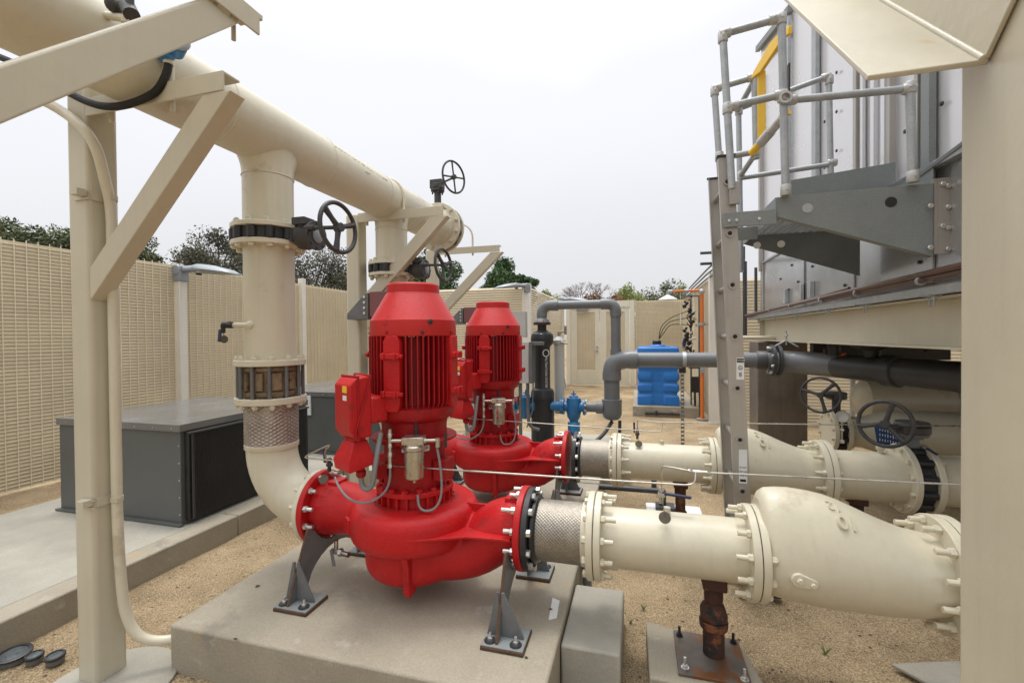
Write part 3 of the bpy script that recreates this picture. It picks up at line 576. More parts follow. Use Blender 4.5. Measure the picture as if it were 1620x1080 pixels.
    vs=[q(.31,-.05,zt),q(.38,-.05,zt),q(.38,.05,zt),q(.31,.05,zt),q(.285,-.075,.985),q(.425,-.075,.985),q(.425,.075,.985),q(.285,.075,.985),q(.285,-.075,zb_),q(.415,-.075,zb_-.02),q(.415,.075,zb_-.02),q(.285,.075,zb_)]
    mb.add(vs,[(3,2,1,0),(0,1,5,4),(1,2,6,5),(2,3,7,6),(3,0,4,7),(4,5,9,8),(5,6,10,9),(6,7,11,10),(7,4,8,11),(8,9,10,11)]); mb.obox(q(.345,0,1.085),(.06,.09,.03),D); mb.build('gland_box','red',b,bevel=.005)
    mb=MB(); mb.lathe([(.017,0),(.024,.01),(.024,.03),(.018,.036),(.018,.05)],q(.33,.02,.89),(0,0,1),16)
    mb.build('conduit_fitting','redD',b)
    mb=MB(); mb.tube([q(.33,.02,.90),q(.33,.02,.865),q(.325,.035,.835),q(.31,.065,.835),q(.30,.08,.87),q(.29,.085,.96),q(.25,.07,1.10)],.0125,14,smooth=2); mb.build('conduit','condu',b)
    # strainer / seal water filter
    s0=V((-1.06,2.012,0)); ri=V((.964,.267,0)); fw=V((.267,-.964,0))
    def w_(a,f,z): return tuple(s0+ri*a+fw*f+V((0,0,z)))
    mb=MB(); mb.lathe([(.020,.870),(.044,.880),(.047,.888),(.047,1.015),(.052,1.02),(.052,1.037),(.046,1.042),(.046,1.085)],(s0.x,s0.y,0),(0,0,1),28); mb.lathe([(.008,.855),(.009,.875)],(s0.x,s0.y,0),(0,0,1),10); mb.obox(w_(0,0,1.066),(.105,.08,.034),ri)
    s=mb.build('strainer','stain',T,bevel=.002)
    mb=MB(); mb.cyl(w_(-.12,0,1.062),w_(.12,0,1.062),.0095,12); mb.hexn(w_(-.045,0,1.062),-ri,.014,.016); mb.hexn(w_(.045,0,1.062),ri,.014,.016); mb.cyl(w_(-.118,0,.93),w_(-.118,0,1.12),.010,12); mb.hexn(w_(-.118,0,1.08),(0,0,1),.014,.02); mb.hexn(w_(-.118,0,.985),(0,0,1),.014,.02); mb.hexn(w_(-.118,0,.93),(0,0,1),.013,.018); mb.hexn(w_(-.118,0,1.03),(0,0,1),.014,.018); mb.cyl(w_(.115,0,1.03),w_(.115,0,1.075),.012,12); mb.build('fitting','stain',s)
    mb=MB(); mb.tube([w_(-.118,0,.93),w_(-.12,0,.86),w_(-.15,-.0,.80),w_(-.23,.01,.755),w_(-.33,-.02,.765),w_(-.42,-.12,.80),w_(-.46,-.18,.83)],.006,10,smooth=2)
    mb.tube([w_(.112,0,1.03),w_(.13,0,.92),w_(.135,0,.80),w_(.11,.01,.735),w_(.06,.01,.715),w_(.02,.0,.73),w_(.01,-.02,.79)],.006,10,smooth=2); mb.build('hose','condu',s)
    mb=MB(); mb.obox(w_(.155,0,1.062),(.012,.012,.07),ri); mb.cyl(w_(0,-.05,1.085),w_(0,-.05,1.17),.010,8,.004); mb.build('lever','dark',s)
    # name plate wrapping the lantern behind the strainer
    mb=MB()
    for i in range(9):
        a0=R(-86)+i*R(50)/9; a1=a0+R(50)/9; r1=.1645
        p=[(PX+r1*math.cos(a),PY+r1*math.sin(a),z_) for a,z_ in((a0,.985),(a1,.985),(a1,1.028),(a0,1.028))]; mb.prism(p,(.0012*math.cos(a0),.0012*math.sin(a0),0))
    n=mb.build('name_plate','stick',T,smooth=False)
    mb=MB()
    for tx,dg in(('A',-84),('L',-79.5),('M',-74),('I',-54),('N',-49.5),('G',-43.5)):
        a=R(dg); mb.text(tx,(PX+.167*math.cos(a),PY+.167*math.sin(a),1.006),(-math.sin(a),math.cos(a),0),(0,0,1),.030,.0006)
    mb.build('lettering','ink',n)
    # drain valve on inlet flange
    # legs: steel supports
    for xs_ in(-1.690,-.600):
        pts=[]
        for yy,zz in((PY-.365,.233),(PY-.215,.56)): pts.append((yy,zz))
        for i in range(11):
            a=PI+PI*.16+ (PI*.68)*i/10; pts.append((PY+.186*math.cos(a)*1.0,.62+.186*math.sin(a)))
        pts.append((PY+.215,.56)); pts.append((PY+.365,.233)); pts.append((PY+.225,.233))
        for i in range(1,12):
            a=PI*i/12; pts.append((PY+.225*math.cos(a),.233+.165*math.sin(a)))
        pts.append((PY-.225,.233))
        mb=MB(); mb.prism([(xs_-.006,a,b) for a,b in pts],(.012,0,0)); l=mb.build('support_leg','leg',T,bevel=.001,smooth=False)
        # rusty front edge strip
        for s in(-1,1):
            mb=MB(); mb.add([(xs_-.0062,PY+s*.3655,.234),(xs_+.0062,PY+s*.3655,.234),(xs_+.0062,PY+s*.2157,.559),(xs_-.0062,PY+s*.2157,.559),(xs_-.0062,PY+s*.363,.234),(xs_+.0062,PY+s*.363,.234),(xs_+.0062,PY+s*.2132,.559),(xs_-.0062,PY+s*.2132,.559)],[(0,1,2,3),(4,7,6,5),(0,4,5,1),(3,2,6,7),(0,3,7,4),(1,5,6,2)]); mb.build('rusty_edge','rustedge',l,smooth=False)
        for s in(-1,1):
            yc=PY+s*.30
            mb=MB(); mb.box(xs_-.070,xs_+.125,yc-.085,yc+.085,.2115,.228); mb.build('shim','rustedge',l,bevel=.004)
            mb=MB(); mb.box(xs_-.066,xs_+.121,yc-.081,yc+.081,.2282,.2325); mb.build('foot_plate','frp',l,bevel=.001)
            for sg in(-1,1):
                mb=MB(); mb.prism([(xs_+sg*.0062,yc-.005,.233),(xs_+(.108 if sg>0 else -.062),yc-.005,.233),(xs_+(.104 if sg>0 else -.058),yc-.005,.25),(xs_+sg*.018,yc-.005,.425),(xs_+sg*.0062,yc-.005,.425)],(0,.010,0)); mb.build('gusset','leg',l,bevel=.001,smooth=False)
                mb=MB(); px_,py_=xs_+(.082 if sg>0 else -.034),yc-.045 if s<0 else yc+.045
                mb.lathe([(.027,0),(.027,.003),(.024,.0035),(.024,.006)],(px_,py_,.2326),(0,0,1),20); w1=mb.build('washer','rubber',l)
                mb=MB(); mb.hexn((px_,py_,.2385),(0,0,1),.012,.012); mb.cyl((px_,py_,.24),(px_,py_,.268),.006,10); mb.build('anchor_bolt','zinc',l)
    return T
pump=make_pump()
pump2=dup(pump,(.0,1.40,0),'farther red vertical motor pump at the back of the pad')
# =============== LINE: connector, spool, check valve
def line(dy,dx,L):
    y=PY+dy; z=.60
    k=thing('flexible_connector',(-.36+dx,y,z-.203),L[0],'hose connector','braided steel flexible connectors')
    mb=MB(); disc(mb,(-.538+dx,y,z),(1,0,0),.200,.030,n=64); mb.lathe([(.15,0),(.163,.008),(.163,.022),(.150,.03)],(-.5075+dx,y,z),(1,0,0),40); f=mb.build('flange_ring','rubber',k,ang=30)
    bolts(f,(-.508+dx,y,z),(1,0,0),12,.181,'zinc',out=.012,hn=.016)
    mb=MB(); mb.braid((-.485+dx,y,z),(-.262+dx,y,z),.1415,n=384,m=72,na=58,nb=13,amp=.0030); mb.build('braid','braid',k,ang=60)
    mb=MB(); mb.cyl((-.264+dx,y,z),(-.235+dx,y,z),.148,48); disc(mb,(-.2355+dx,y,z),(1,0,0),.203,.031,n=64); f=mb.build('flange','cream',k,ang=30); bolts(f,(-.236+dx,y,z),(-1,0,0),12,.181,'cream',out=.012,hn=.016)
    s=thing('pipe_spool',(.15+dx,y,z-.203),L[1],'pipe spool','cream flanged spools between pump and check valve')
    mb=MB(); mb.cyl((-.17+dx,y,z),(.46+dx,y,z),.137,64); disc(mb,(-.2005+dx,y,z),(1,0,0),.203,.031,n=64); disc(mb,(.452+dx,y,z),(1,0,0),.203,.031,n=64)
    p=mb.build('pipe','cream',s,ang=30); bolts(p,(-.169+dx,y,z),(1,0,0),12,.181,'cream',out=.055); bolts(p,(.451+dx,y,z),(-1,0,0),12,.181,'cream',out=.055)
    mb=MB(); mb.cyl((.125+dx,y,z+.13),(.125+dx,y,z+.165),.016,12); mb.build('tap','cream',s)
    mb=MB(); mb.cyl((-.2042+dx,y,z),(-.2008+dx,y,z),.198,64); mb.build('gasket','dark',s)
    mb=MB(); mb.cyl((.4834+dx,y,z),(.4866+dx,y,z),.198,64); mb.build('gasket','dark',s)
    c=thing('check_valve',(.83+dx,y,z-.22),L[2],'check valve','large cream bodied check valves')
    secs=[(.505,.150,.452,.84),(.515,.172,.445,.872),(.535,.182,.44,.888),(.58,.190,.432,.894),(.63,.196,.424,.896),(.70,.200,.416,.888),(.76,.200,.413,.877),(.82,.200,.413,.856),(.88,.199,.413,.829),(.94,.196,.413,.801),(1.0,.190,.415,.777),(1.06,.182,.42,.756),(1.12,.172,.43,.746),(1.16,.167,.435,.742)]
    mb=MB(); n=56
    for (x,ry,zb,zt) in secs:
        zc=.62 if zt<.8 else .62; 
        for i in range(n):
            a=2*PI*i/n; ca,sa=math.cos(a),math.sin(a); zc=(zb+zt)/2 if zt<.80 else .61
            hh=(zt-zc) if sa>0 else (zc-zb); wid=ry*(1 if sa<=0 else (1-.10*max(0,(zt-.78)/.11)*sa))
            mb.v.append(V((x+dx,y+wid*ca,zc+hh*sa)))
    m=len(secs); mb.f=[(j*n+i,j*n+(i+1)%n,(j+1)*n+(i+1)%n,(j+1)*n+i) for j in range(m-1) for i in range(n)]+[tuple(range(n)),tuple((m-1)*n+i for i in range(n))]
    b=mb.build('body','cream',c,ang=60)
    mb=MB(); disc(mb,(.4868+dx,y,z),(1,0,0),.203,.031,n=64); f=mb.build('flange','cream',c,ang=30); bolts(f,(.518+dx,y,z),(1,0,0),12,.181,'cream',out=.02)
    mb=MB(); disc(mb,(1.148+dx,y,z-.005),(1,0,0),.226,.036,n=64); f=mb.build('flange','cream',c,ang=30); bolts(f,(1.147+dx,y,z-.005),(-1,0,0),12,.200,'cream',out=.055,rs=.012,rn=.019)
    # hinge pin boss (near side)
    pts=[(.66+dx,-.0,.03),(.665+dx,0,.0)]
    mb=MB()
    def bs(x,zz): return (x+dx,y-.203,zz)
    caps=[(.610+.028*math.cos(t),.590+.028*math.sin(t)) for t in [R(70+i*22) for i in range(10)]]+[(.660+.020*math.cos(t),.580+.020*math.sin(t)) for t in [R(-92+i*20) for i in range(9)]]
    mb.prism([(x+dx,y-.186,q_) for x,q_ in caps],(0,-.018,0)); mb.build('hinge_boss','cream',b,bevel=.004)
    for xx_,q_,r_ in((.612,.590,.012),(.658,.580,.009)):
        mb=MB(); mb.hexn((xx_+dx,y-.2038,q_),(0,-1,0),r_,.012); mb.build('boss_bolt','cream',b)
    # cast numbers
    xx,ang=.80+dx,R(42); yn,zn=y-.125,.772
    mb=MB(); U=V((-.93,0,.25)).normalized()
    nrm=V((.28,-.66,.70)).normalized(); X_=V((-1,0,.0)); X_=(X_-nrm*X_.dot(nrm)).normalized(); Y_=nrm.cross(X_)
    mb.text('10',(.805+dx,y-.120,.808),X_,Y_,.082,.006); mb.build('cast_number','cream',b,bevel=.003)
    n2_=V((.30,-.45,.83)).normalized(); X2=V((-1,0,0)); X2=(X2-n2_*X2.dot(n2_)).normalized(); mb=MB(); mb.text('12',(.775+dx,y-.066,.852),X2,n2_.cross(X2),.062,.006); mb.build('cast_number','cream',b,bevel=.003)
    mb=MB(); mb.cyl((1.1845+dx,y,z-.005),(1.1875+dx,y,z-.005),.219,64); mb.build('gasket','dark',c)
    return c
line(0,0,('near shiny braided connector between black flange ring and cream flange','near cream spool pipe with small tap, over the block beside the pad','largest nearest cream check valve bulging in the lower right'))
line(1.40,.043,('far braided connector behind, on the farther red pump outlet','far cream spool pipe crossing in front of the dirt yard','far cream check valve half hidden behind the ladder'))
def outlet(dy,dx,L,bf):
    y=PY+dy; z=.595
    s=thing('pipe_spool',(1.5+dx,y,z-.22),L,'pipe spool')
    x1=1.64 if bf else 2.4
    mb=MB(); mb.cyl((1.22+dx,y,z),(x1+dx,y,z),.163,64); disc(mb,(1.188+dx,y,z),(1,0,0),.226,.036,n=64)
    if bf: disc(mb,(1.635+dx,y,z),(1,0,0),.226,.036,n=64)
    p=mb.build('pipe','cream',s,ang=30); bolts(p,(1.2245+dx,y,z),(1,0,0),12,.200,'cream',out=.02,rn=.018)
    if bf: bolts(p,(1.634+dx,y,z),(-1,0,0),12,.200,'cream',out=.016,rn=.015,rs=.008); 
    mb=MB(); mb.lathe([(.018,0),(.018,.03),(.026,.032),(.026,.05)],(1.53+dx,y-.01,z+.155),(0,0,1),8); mb.build('tap','cream',s)
outlet(0,0,'cream outlet pipe behind the right edge column after the nearest check valve',False)
outlet(1.40,.043,'far cream outlet pipe leading to the black butterfly valve',True)
v=bfly(3.63,1.716,.595,(1,0,0),.212,.085,'black butterfly valve on the far outlet pipe beside the right column')
mb=MB(); mb.lathe([(.045,0),(.04,.06),(.062,.065),(.062,.085)],(1.757,3.63,.80),(0,0,1),20); mb.lathe([(.085,0),(.09,.006),(.09,.018)],(1.757,3.63,.882),(0,0,1),24); mb.build('neck','leg',v)
mb=MB(); mb.lathe([(.085,0),(.098,.006),(.098,.045),(.09,.05),(.098,.056),(.09,.075)],(1.757,3.63,.90),(0,0,1),28); mb.cyl((1.70,3.57,.94),(1.54,3.47,.965),.02,12); mb.obox((1.665,3.55,.94),(.09,.07,.05),(.8,.6,0)); mb.build('gearbox','blackm',v)
wheel(v,(1.525,3.45,.985),(-.62,-.78,.05),.143,rt=.0125,ph=.62)
mb=MB(); mb.bar((1.77,3.50,.83),(1.81,3.46,.80),.03,.006); mb.build('lever','navy',v)
t=thing('pipe_spool',(2.6,3.63,.38),'cream flanged pipe leaving the black butterfly valve toward the right edge','pipe spool')
mb=MB(); disc(mb,(1.803,3.63,.595),(1,0,0),.226,.036,n=64); mb.cyl((1.83,3.63,.595),(3.8,3.63,.595),.163,56); p=mb.build('pipe','cream',t,ang=30); bolts(p,(1.84,3.63,.595),(1,0,0),12,.20,'cream',out=.016,rn=.015)
mb=MB(); mb.torus((2.02,3.63,.595),(1,0,0),.163,.004,48,6); mb.build('weld_bead','cream',t)
# =============== rear pipes under tower
v=bfly(4.9,1.745,.655,(1,0,0),.185,.07,'black butterfly valve with gauge on the rear pipe under the cooling tower')
mb=MB(); disc(mb,(1.705,4.9,.655),(1,0,0),.195,.038,n=56); f=mb.build('blind_flange','cream',v,ang=30); bolts(f,(1.704,4.9,.655),(-1,0,0),12,.168,'cream',out=.018,rn=.016,rs=.009)
mb=MB(); mb.cyl((1.78,4.9,.83),(1.78,4.9,.96),.035,18); mb.lathe([(.075,0),(.085,.006),(.085,.06),(.075,.066)],(1.78,4.9,.955),(0,0,1),24); mb.cyl((1.74,4.85,.99),(1.62,4.75,1.005),.016,10); mb.build('gearbox','blackm',v)
wheel(v,(1.59,4.72,1.01),(-.55,-.83,.05),.155,rt=.0115,ph=.38)
mb=MB(); mb.ring((1.74,4.66,.83),(-.3,-1,0),.052,.042,.02,28); mb.tube([(1.745,4.68,.79),(1.745,4.68,.62)],.008,8); mb.hexn((1.745,4.68,.70),(0,0,1),.016,.02); mb.hexn((1.745,4.68,.59),(0,0,1),.018,.03); g=mb.build('pressure_gauge','stain',v)
mb=MB(); mb.lathe([(.043,0),(.043,.008)],(1.741,4.663,.83),(-.3,-1,0),24); mb.build('dial','stick',g)
t=thing('rear_pipe',(2.5,4.9,.45),'rear cream pipe behind the black wheels under the cooling tower','pipe')
mb=MB(); disc(mb,(1.817,4.9,.655),(1,0,0),.195,.035,n=56); mb.lathe([(.139,0),(.139,.12),(.205,.33),(.205,.5)],(1.85,4.9,.655),(1,0,0),48); mb.cyl((2.3,4.9,.66),(4.5,4.9,.66),.205,48); p=mb.build('pipe','cream',t,ang=30); bolts(p,(1.853,4.9,.655),(1,0,0),12,.168,'cream',out=.018,rn=.016,rs=.009)
t=thing('large_drain_pipe',(3,5.6,.7),'largest cream drain pipe with dark strap in the shade beneath the tower','pipe')
mb=MB(); mb.lathe([(.02,-.11),(.14,-.07),(.215,0.0),(.225,.1),(.225,2.8)],(2.30,5.65,.86),(1,0,0),48); mb.build('pipe','cream',t)
mb=MB(); mb.ring((3.02,5.65,.86),(1,0,0),.231,.2255,.05,48); mb.build('strap','galv',t)
t=thing('relief_valve',(2.62,5.65,1.08),'small rusty relief valve standing on the large drain pipe','valve')
mb=MB(); mb.cyl((2.62,5.60,1.075),(2.62,5.60,1.15),.035,14); mb.cyl((2.62,5.60,1.14),(2.62,5.60,1.17),.05,6); mb.build('base','dark',t)
mb=MB(); mb.lathe([(.05,0),(.05,.07),(.058,.075),(.058,.09)],(2.62,5.60,1.17),(0,0,1),16); mb.tube([(2.67,5.60,1.2),(2.75,5.6,1.19),(2.77,5.6,1.27)],.018,10); mb.build('body','rust',t)
mb=MB()
mb.prism([(1.84,4.33,.82),(1.94,4.315,.84),(2.10,4.29,.76),(2.10,4.29,.62),(1.87,4.325,.60)],(.003,.012,0)); t=solo('wrapped_banner',mb,'tagblue',(1.97,4.3,.6),'blue banner with white lettering wrapped on the rear pipe behind the wheel','banner')
mb=MB(); 
rr=random.Random(8)
for k,zz in enumerate((.785,.745,.705,.665,.63)):
    for j in range(13): xq=1.875+j*.017; mb.obox((xq,4.322-.15*(xq-1.86),zz-.16*(xq-1.9)),(.0045,.002,rr.uniform(.012,.028)),(.99,-.15,0),(rr.uniform(-.5,.5),0,1))
mb.build('lettering','stick',t)
# rusty stands
def stand(x,y,ztop,zb,L,full=True):
    t=thing('pipe_stand',(x,y,zb),L,'pipe stand','rusty adjustable pipe stands')
    mb=MB(); mb.cyl((x,y,zb+.012),(x,y,zb+.16),.046,28); mb.cyl((x,y,zb+.10),(x,y,ztop-.05),.036,24); mb.build('stem','rust',t)
    mb=MB(); mb.lathe([(.047,0),(.060,.006),(.062,.035),(.058,.04)],(x,y,zb+.13),(0,0,1),24); mb.build('collar','rust',t,bevel=.002)
    mb=MB(); mb.lathe([(.054,0),(.064,.006),(.064,.035),(.054,.06),(.040,.075)],(x,y,zb+.171),(0,0,1),6); mb.build('adjusting_nut','rust',t,bevel=.004)
    mb=MB(); mb.lathe([(.040,-.10),(.042,-.02),(.052,-.01),(.052,.02)],(x,y,ztop-.02),(0,0,1),20); mb.box(x-.05,x+.05,y-.06,y+.06,ztop-.05,ztop+.02); mb.build('saddle','rust',t,bevel=.006)
    if full:
        mb=MB(); mb.box(x-.165,x+.125,y-.17,y+.13,zb,zb+.012); p=mb.build('base_plate','plate',t,bevel=.001)
        for sx_,sy_ in((-.135,-.13),(.10,-.14),(-.14,.09),(.10,.10)):
            b=MB(); b.lathe([(.017,0),(.017,.003)],(x+sx_,y+sy_,zb+.0122),(0,0,1),16); b.hexn((x+sx_,y+sy_,zb+.0155),(0,0,1),.012,.011); b.cyl((x+sx_,y+sy_,zb+.013),(x+sx_,y+sy_,zb+.058),.0062,10); b.build('anchor_bolt','zinc' if sy_<0 else 'dark',p)
stand(.325,2.23,.475,.102,'nearest rusty pipe stand on a stained steel plate under the near spool')
mb=MB(); mb.prism([(.03,2.42,-.1),(.13,2.40,-.1),(.46,2.36,-.1),(.52,2.02,-.1),(.04,2.02,-.1)],(0,0,.200)); solo('stand_footing',mb,'conc',(.28,2.2,0),'small rough concrete footing under the nearest rusty pipe stand','footing',bevel=.008)
stand(.30,3.63,.475,.0,'second rusty pipe stand below the far spool pipe',False)
stand(1.44,3.63,.45,.0,'third rusty pipe stand under the far outlet pipe',False)
t=thing('floor_box',(.25,4.15,0),'small white floor box with grey fitting in the gravel between the two pipe lines','floor box')
mb=MB(); mb.box(.06,.52,4.05,4.32,-.01,.04); mb.build('base','white',t,bevel=.006)
mb=MB(); mb.box(.14,.30,4.12,4.26,.041,.075); mb.cyl((.20,4.2,.07),(.20,4.2,.20),.03,16); mb.cyl((-.7,4.20,.19),(.22,4.2,.19),.025,14); mb.build('fitting','pvcD',t)
mb=MB(); mb.cyl((.60,3.05,.03),(.80,2.98,.06),.045,20)
for i in range(5): mb.ring((.62+i*.035,3.043-i*.012,.035+i*.009),(.2,-.07,.05),.049,.044,.012,20)
solo('flexible_coupling',mb,'pvcD',(.7,3,0),'ribbed dark coupling lying on the gravel beside the ladder foot','coupling')
mb=MB(); mb.obox((1.47,3.18,.15),(.34,.075,.03),(.72,-.62,-.28)); solo('offcut_board',mb,'concN',(1.47,3.18,0),'pale offcut board leaning beside the black butterfly valve','board',bevel=.002)
# =============== thin stainless tubing
t=thing('sensing_tube',(.1,2.1,.8),'near thin stainless tube crossing in front of the nearer pump lantern','tubing','thin stainless sensing tubes')
mb=MB(); 
mb.tube([(-1.66,2.14,.875),(-1.645,2.10,.96),(-1.60,2.1,.988),(-1.63,2.1,.985),(-1.765,2.1,.92),(-1.77,2.1,.912),(-1.74,2.1,.908),(-1.2,2.062,.915),(-.93,2.05,.920),(.18,2.10,.914),(.225,2.105,.918),(.235,2.11,.935),(.24,2.13,.966)],.0042,8,smooth=1)
mb.tube([(.24,2.13,.966),(.12,2.17,.972),(.10,2.18,.965),(.10,2.19,.90),(.10,2.2,.85)],.0042,8,smooth=1); mb.tube([(.24,2.13,.966),(1.9,2.1,1.01)],.0042,8); mb.build('tube','stain',t)
mb=MB(); mb.cyl((.21,2.14,.967),(.30,2.13,.967),.008,10); mb.hexn((.215,2.14,.967),(1,0,0),.011,.014); mb.hexn((.285,2.13,.967),(1,0,0),.011,.014); mb.build('tee_fitting','stain',t)
t=thing('sensing_tube',(.1,3.5,.8),'far thin stainless tube passing the farther pump toward the ladder','tubing','thin stainless sensing tubes')
mb=MB(); mb.tube([(-1.6,3.42,.915),(-1.0,3.42,.905),(.10,3.5,.856),(.15,3.5,.856),(.165,3.51,.87),(.17,3.53,.916)],.004,8,smooth=1); mb.tube([(.17,3.53,.92),(.01,3.56,.925),(-.01,3.58,.92),(-.01,3.6,.85),(-.01,3.61,.80)],.004,8,smooth=1); mb.tube([(.17,3.53,.92),(2.6,3.5,1.0)],.004,8); mb.build('tube','stain',t)
def tapv(x,y,z,L,lever,grp='small tap valves with round tags'):
    t=thing('tap_valve',(x,y,z-.04),L,'valve',grp)
    mb=MB(); mb.cyl((x,y,z-.03),(x,y,z+.045),.010,10); mb.hexn((x,y,z),(0,0,1),.018,.02); mb.hexn((x,y,z+.028),(0,0,1),.014,.015); mb.build('body','stain' if lever=='h' else 'blackm',t)
    mb=MB(); mb.lathe([(.026,0),(.026,.003)],(x+.01,y-.095 if lever=='h' else y-.06,z-.06 if lever=='h' else z-.055),(.05,-.8,.5),24); mb.tube([(x,y-.01,z),(x+.01,y-.09 if lever=='h' else y-.055,z-.04)],.0018,6); mb.build('disc_tag','disc',t)
    mb=MB()
    if lever=='h': mb.bar((x-.01,y,z+.018),(x+.13,y-.01,z+.010),.018,.010)
    else: mb.bar((x-.022,y-.01,z+.02),(x-.024,y-.01,z+.10),.014,.008,(0,1,0))
    mb.build('lever','navy',t,bevel=.002)
tapv(.10,2.22,.815,'small ball valve with blue lever and round tag on the near spool','h')
tapv(-.01,3.62,.80,'small dark tap valve with round tag on the far spool','v')
tapv(-1.66,2.16,.855,'dark tap valve with upright navy lever on the near pump inlet flange','v')

# =============== FENCES
def louvre(name,p,q,label,grp,ribs=True,h=2.62,pitch=.064,side=1,rs=.098,z0=.02):
    p=V((*p,0)); q=V((*q,0)); d=(q-p).normalized(); Ln=(q-p).length; n=V((-d.y,d.x,0))*side
    t=thing(name,tuple((p+q)/2),label,'fence',grp)
    mb=MB()
    if ribs:
        pitch=.0385; k=int((h-z0)/pitch)
        for i in range(k):
            z=z0+i*pitch; j=random.uniform(-.0012,.0012); mb.prism([p+d*.01+n*(.004+j)+V((0,0,z)),p+d*.01-n*.003+V((0,0,z)),p+d*.01-n*.003+V((0,0,z+pitch-.0025)),p+d*.01+n*(.0+j)+V((0,0,z+pitch-.0025))],d*(Ln-.02))
        mb.build('slats','slat',t,smooth=False); mb=MB()
        for i in range(k):
            z=z0+i*pitch; mb.prism([p+d*.01+n*.0045+V((0,0,z-.0045)),p+d*.01+n*.0125+V((0,0,z-.0035)),p+d*.01+n*.0125+V((0,0,z+.0025)),p+d*.01+n*.0045+V((0,0,z+.0045))],d*(Ln-.02))
        m=int(Ln/rs)
        for i in range(m+1):
            c=p+d*(.02+i*(Ln-.04)/m)+n*.0145; mb.obox(c+V((0,0,(h+z0)/2)),(.0075,.006,h-z0),d)
        mb.build('ribs','slatL',t,smooth=False)
        for e_ in(.012,Ln-.012):
            mb=MB(); mb.obox(p+d*e_+n*.008+V((0,0,(h+z0)/2)),(.03,.03,h-z0+.02),d); mb.build('edge_trim','slatL',t,bevel=.002)
        return t
    k=int((h-z0)/pitch)
    for i in range(k):
        z=z0+i*pitch; mb.prism([p+d*.01+n*.012+V((0,0,z-.003)),p+d*.01+n*.018+V((0,0,z+.006)),p+d*.01-n*.014+V((0,0,z+pitch*.95)),p+d*.01-n*.018+V((0,0,z+pitch*.9))],d*(Ln-.02))
    mb.build('slats','slat',t,smooth=False)
    mb=MB()
    for i in range(k):
        z=z0+i*pitch; mb.prism([p+d*.01+n*.0125+V((0,0,z-.005)),p+d*.01+n*.0235+V((0,0,z-.004)),p+d*.01+n*.0235+V((0,0,z+.014)),p+d*.01+n*.0185+V((0,0,z+.018))],d*(Ln-.02))
    mb.build('ribs','slatL',t,smooth=False); return t
LX=-6.24
gl='tan louvred panels of the left hand fence'
ny=['left fence panel nearest the camera','left fence panel left of the near cream column','left fence panel behind the near column and brace','left fence panel directly behind the near riser pipe','left fence panel between the far riser and the corner']
ysf=[-2.3,.12,2.52,4.93,7.35,9.6]
for i in range(5): louvre('louvre_fence_panel',(LX,ysf[i+1]-.04),(LX,ysf[i]+.04),'tan louvred '+ny[i],gl,side=1)
def post(x,y,h,L,grp='fence posts',w=.11,m='post',name='fence_post'):
    mb=MB(); mb.box(x-w/2,x+w/2,y-w/2,y+w/2,-.02,h); return solo(name,mb,m,(x,y,0),L,'post',grp,bevel=.004)
post(LX+.03,2.52,2.66,'pale fence post hidden beside the near left cream column',w=.09)
post(LX+.04,4.93,2.50,'pale fence post carrying the shoebox lamp over the left fence')
post(LX+.03,7.35,2.70,'pale fence post just right of the near riser pipe',w=.10)
post(LX+.03,9.56,2.70,'pale fence post at the far left corner',w=.10)
# cross louvre walls
louvre('louvre_screen',(LX+.1,9.45),(-2.32,9.45),'pale horizontal louvre screen behind the two red motors','louvre screens around the inner enclosure',ribs=False,side=-1,pitch=.052,h=2.66)
louvre('louvre_screen',(-2.25,9.52),(-2.25,13.9),'receding pale louvre screen beside the white double doors','louvre screens around the inner enclosure',ribs=False,side=-1,pitch=.052,h=2.66)
post(-2.29,9.46,2.68,'cream corner post of the louvre screen carrying a grey lamp',w=.17)
post(-2.25,13.98,2.68,'cream end post where the receding louvre screen meets the doors',w=.10)
# door wall
yd=14.35
t=thing('double_door',(-1.15,yd,0),'cream double doors with tan louvre insets at the end of the yard','door')
mb=MB()
fr=[(-2.20,-2.08),( -.22,.08)]
mb.box(-2.19,-2.06,yd-.06,yd+.06,0,2.62); mb.box(-.24,-.10,yd-.06,yd+.06,0,2.62); mb.box(-2.055,-.245,yd-.06,yd+.06,2.43,2.62); mb.build('door_frame','door',t,bevel=.003)
for k,(a,b) in enumerate(((-2.045,-1.155),(-1.145,-.255))):
    mb=MB()
    mb.box(a,a+.20,yd-.025,yd+.025,.02,2.42); mb.box(b-.14,b,yd-.025,yd+.025,.02,2.42); mb.box(a+.202,b-.142,yd-.025,yd+.025,.02,.48); mb.box(a+.202,b-.142,yd-.025,yd+.025,2.28,2.42)
    l=mb.build('door_leaf','door',t,bevel=.003)
    mb=MB()
    for i in range(28): mb.box(a+.20,b-.14,yd-.006,yd+.02,.485+i*.064,.485+i*.064+.0635)
    mb.build('louvre_inset','slat',l,smooth=False)
    mb=MB()
    for i in range(6): mb.box(a+.21+i*.10,a+.216+i*.10,yd-.012,yd-.007,.485,2.28)
    mb.build('inset_rib','slatL',l,smooth=False)
mb=MB(); mb.cyl((-1.23,yd-.03,1.08),(-1.23,yd-.09,1.08),.03,12); mb.bar((-1.23,yd-.09,1.08),(-1.34,yd-.09,1.08),.02,.02); mb.cyl((-1.23,yd-.03,1.2),(-1.23,yd-.06,1.2),.03,12); mb.build('handle','galv',t)
mb=MB(); mb.box(-1.85,-1.5,yd-.12,yd-.03,2.33,2.42); mb.bar((-.9,yd-.10,2.40),(-.5,yd-.2,2.36),.03,.03); mb.build('door_closer','lampg',t,bevel=.004)
louvre('louvre_fence_panel',(-.08,yd),(1.30,yd),'tan louvred end fence panel right of the white double doors','tan louvred end panels',side=-1,rs=.11)
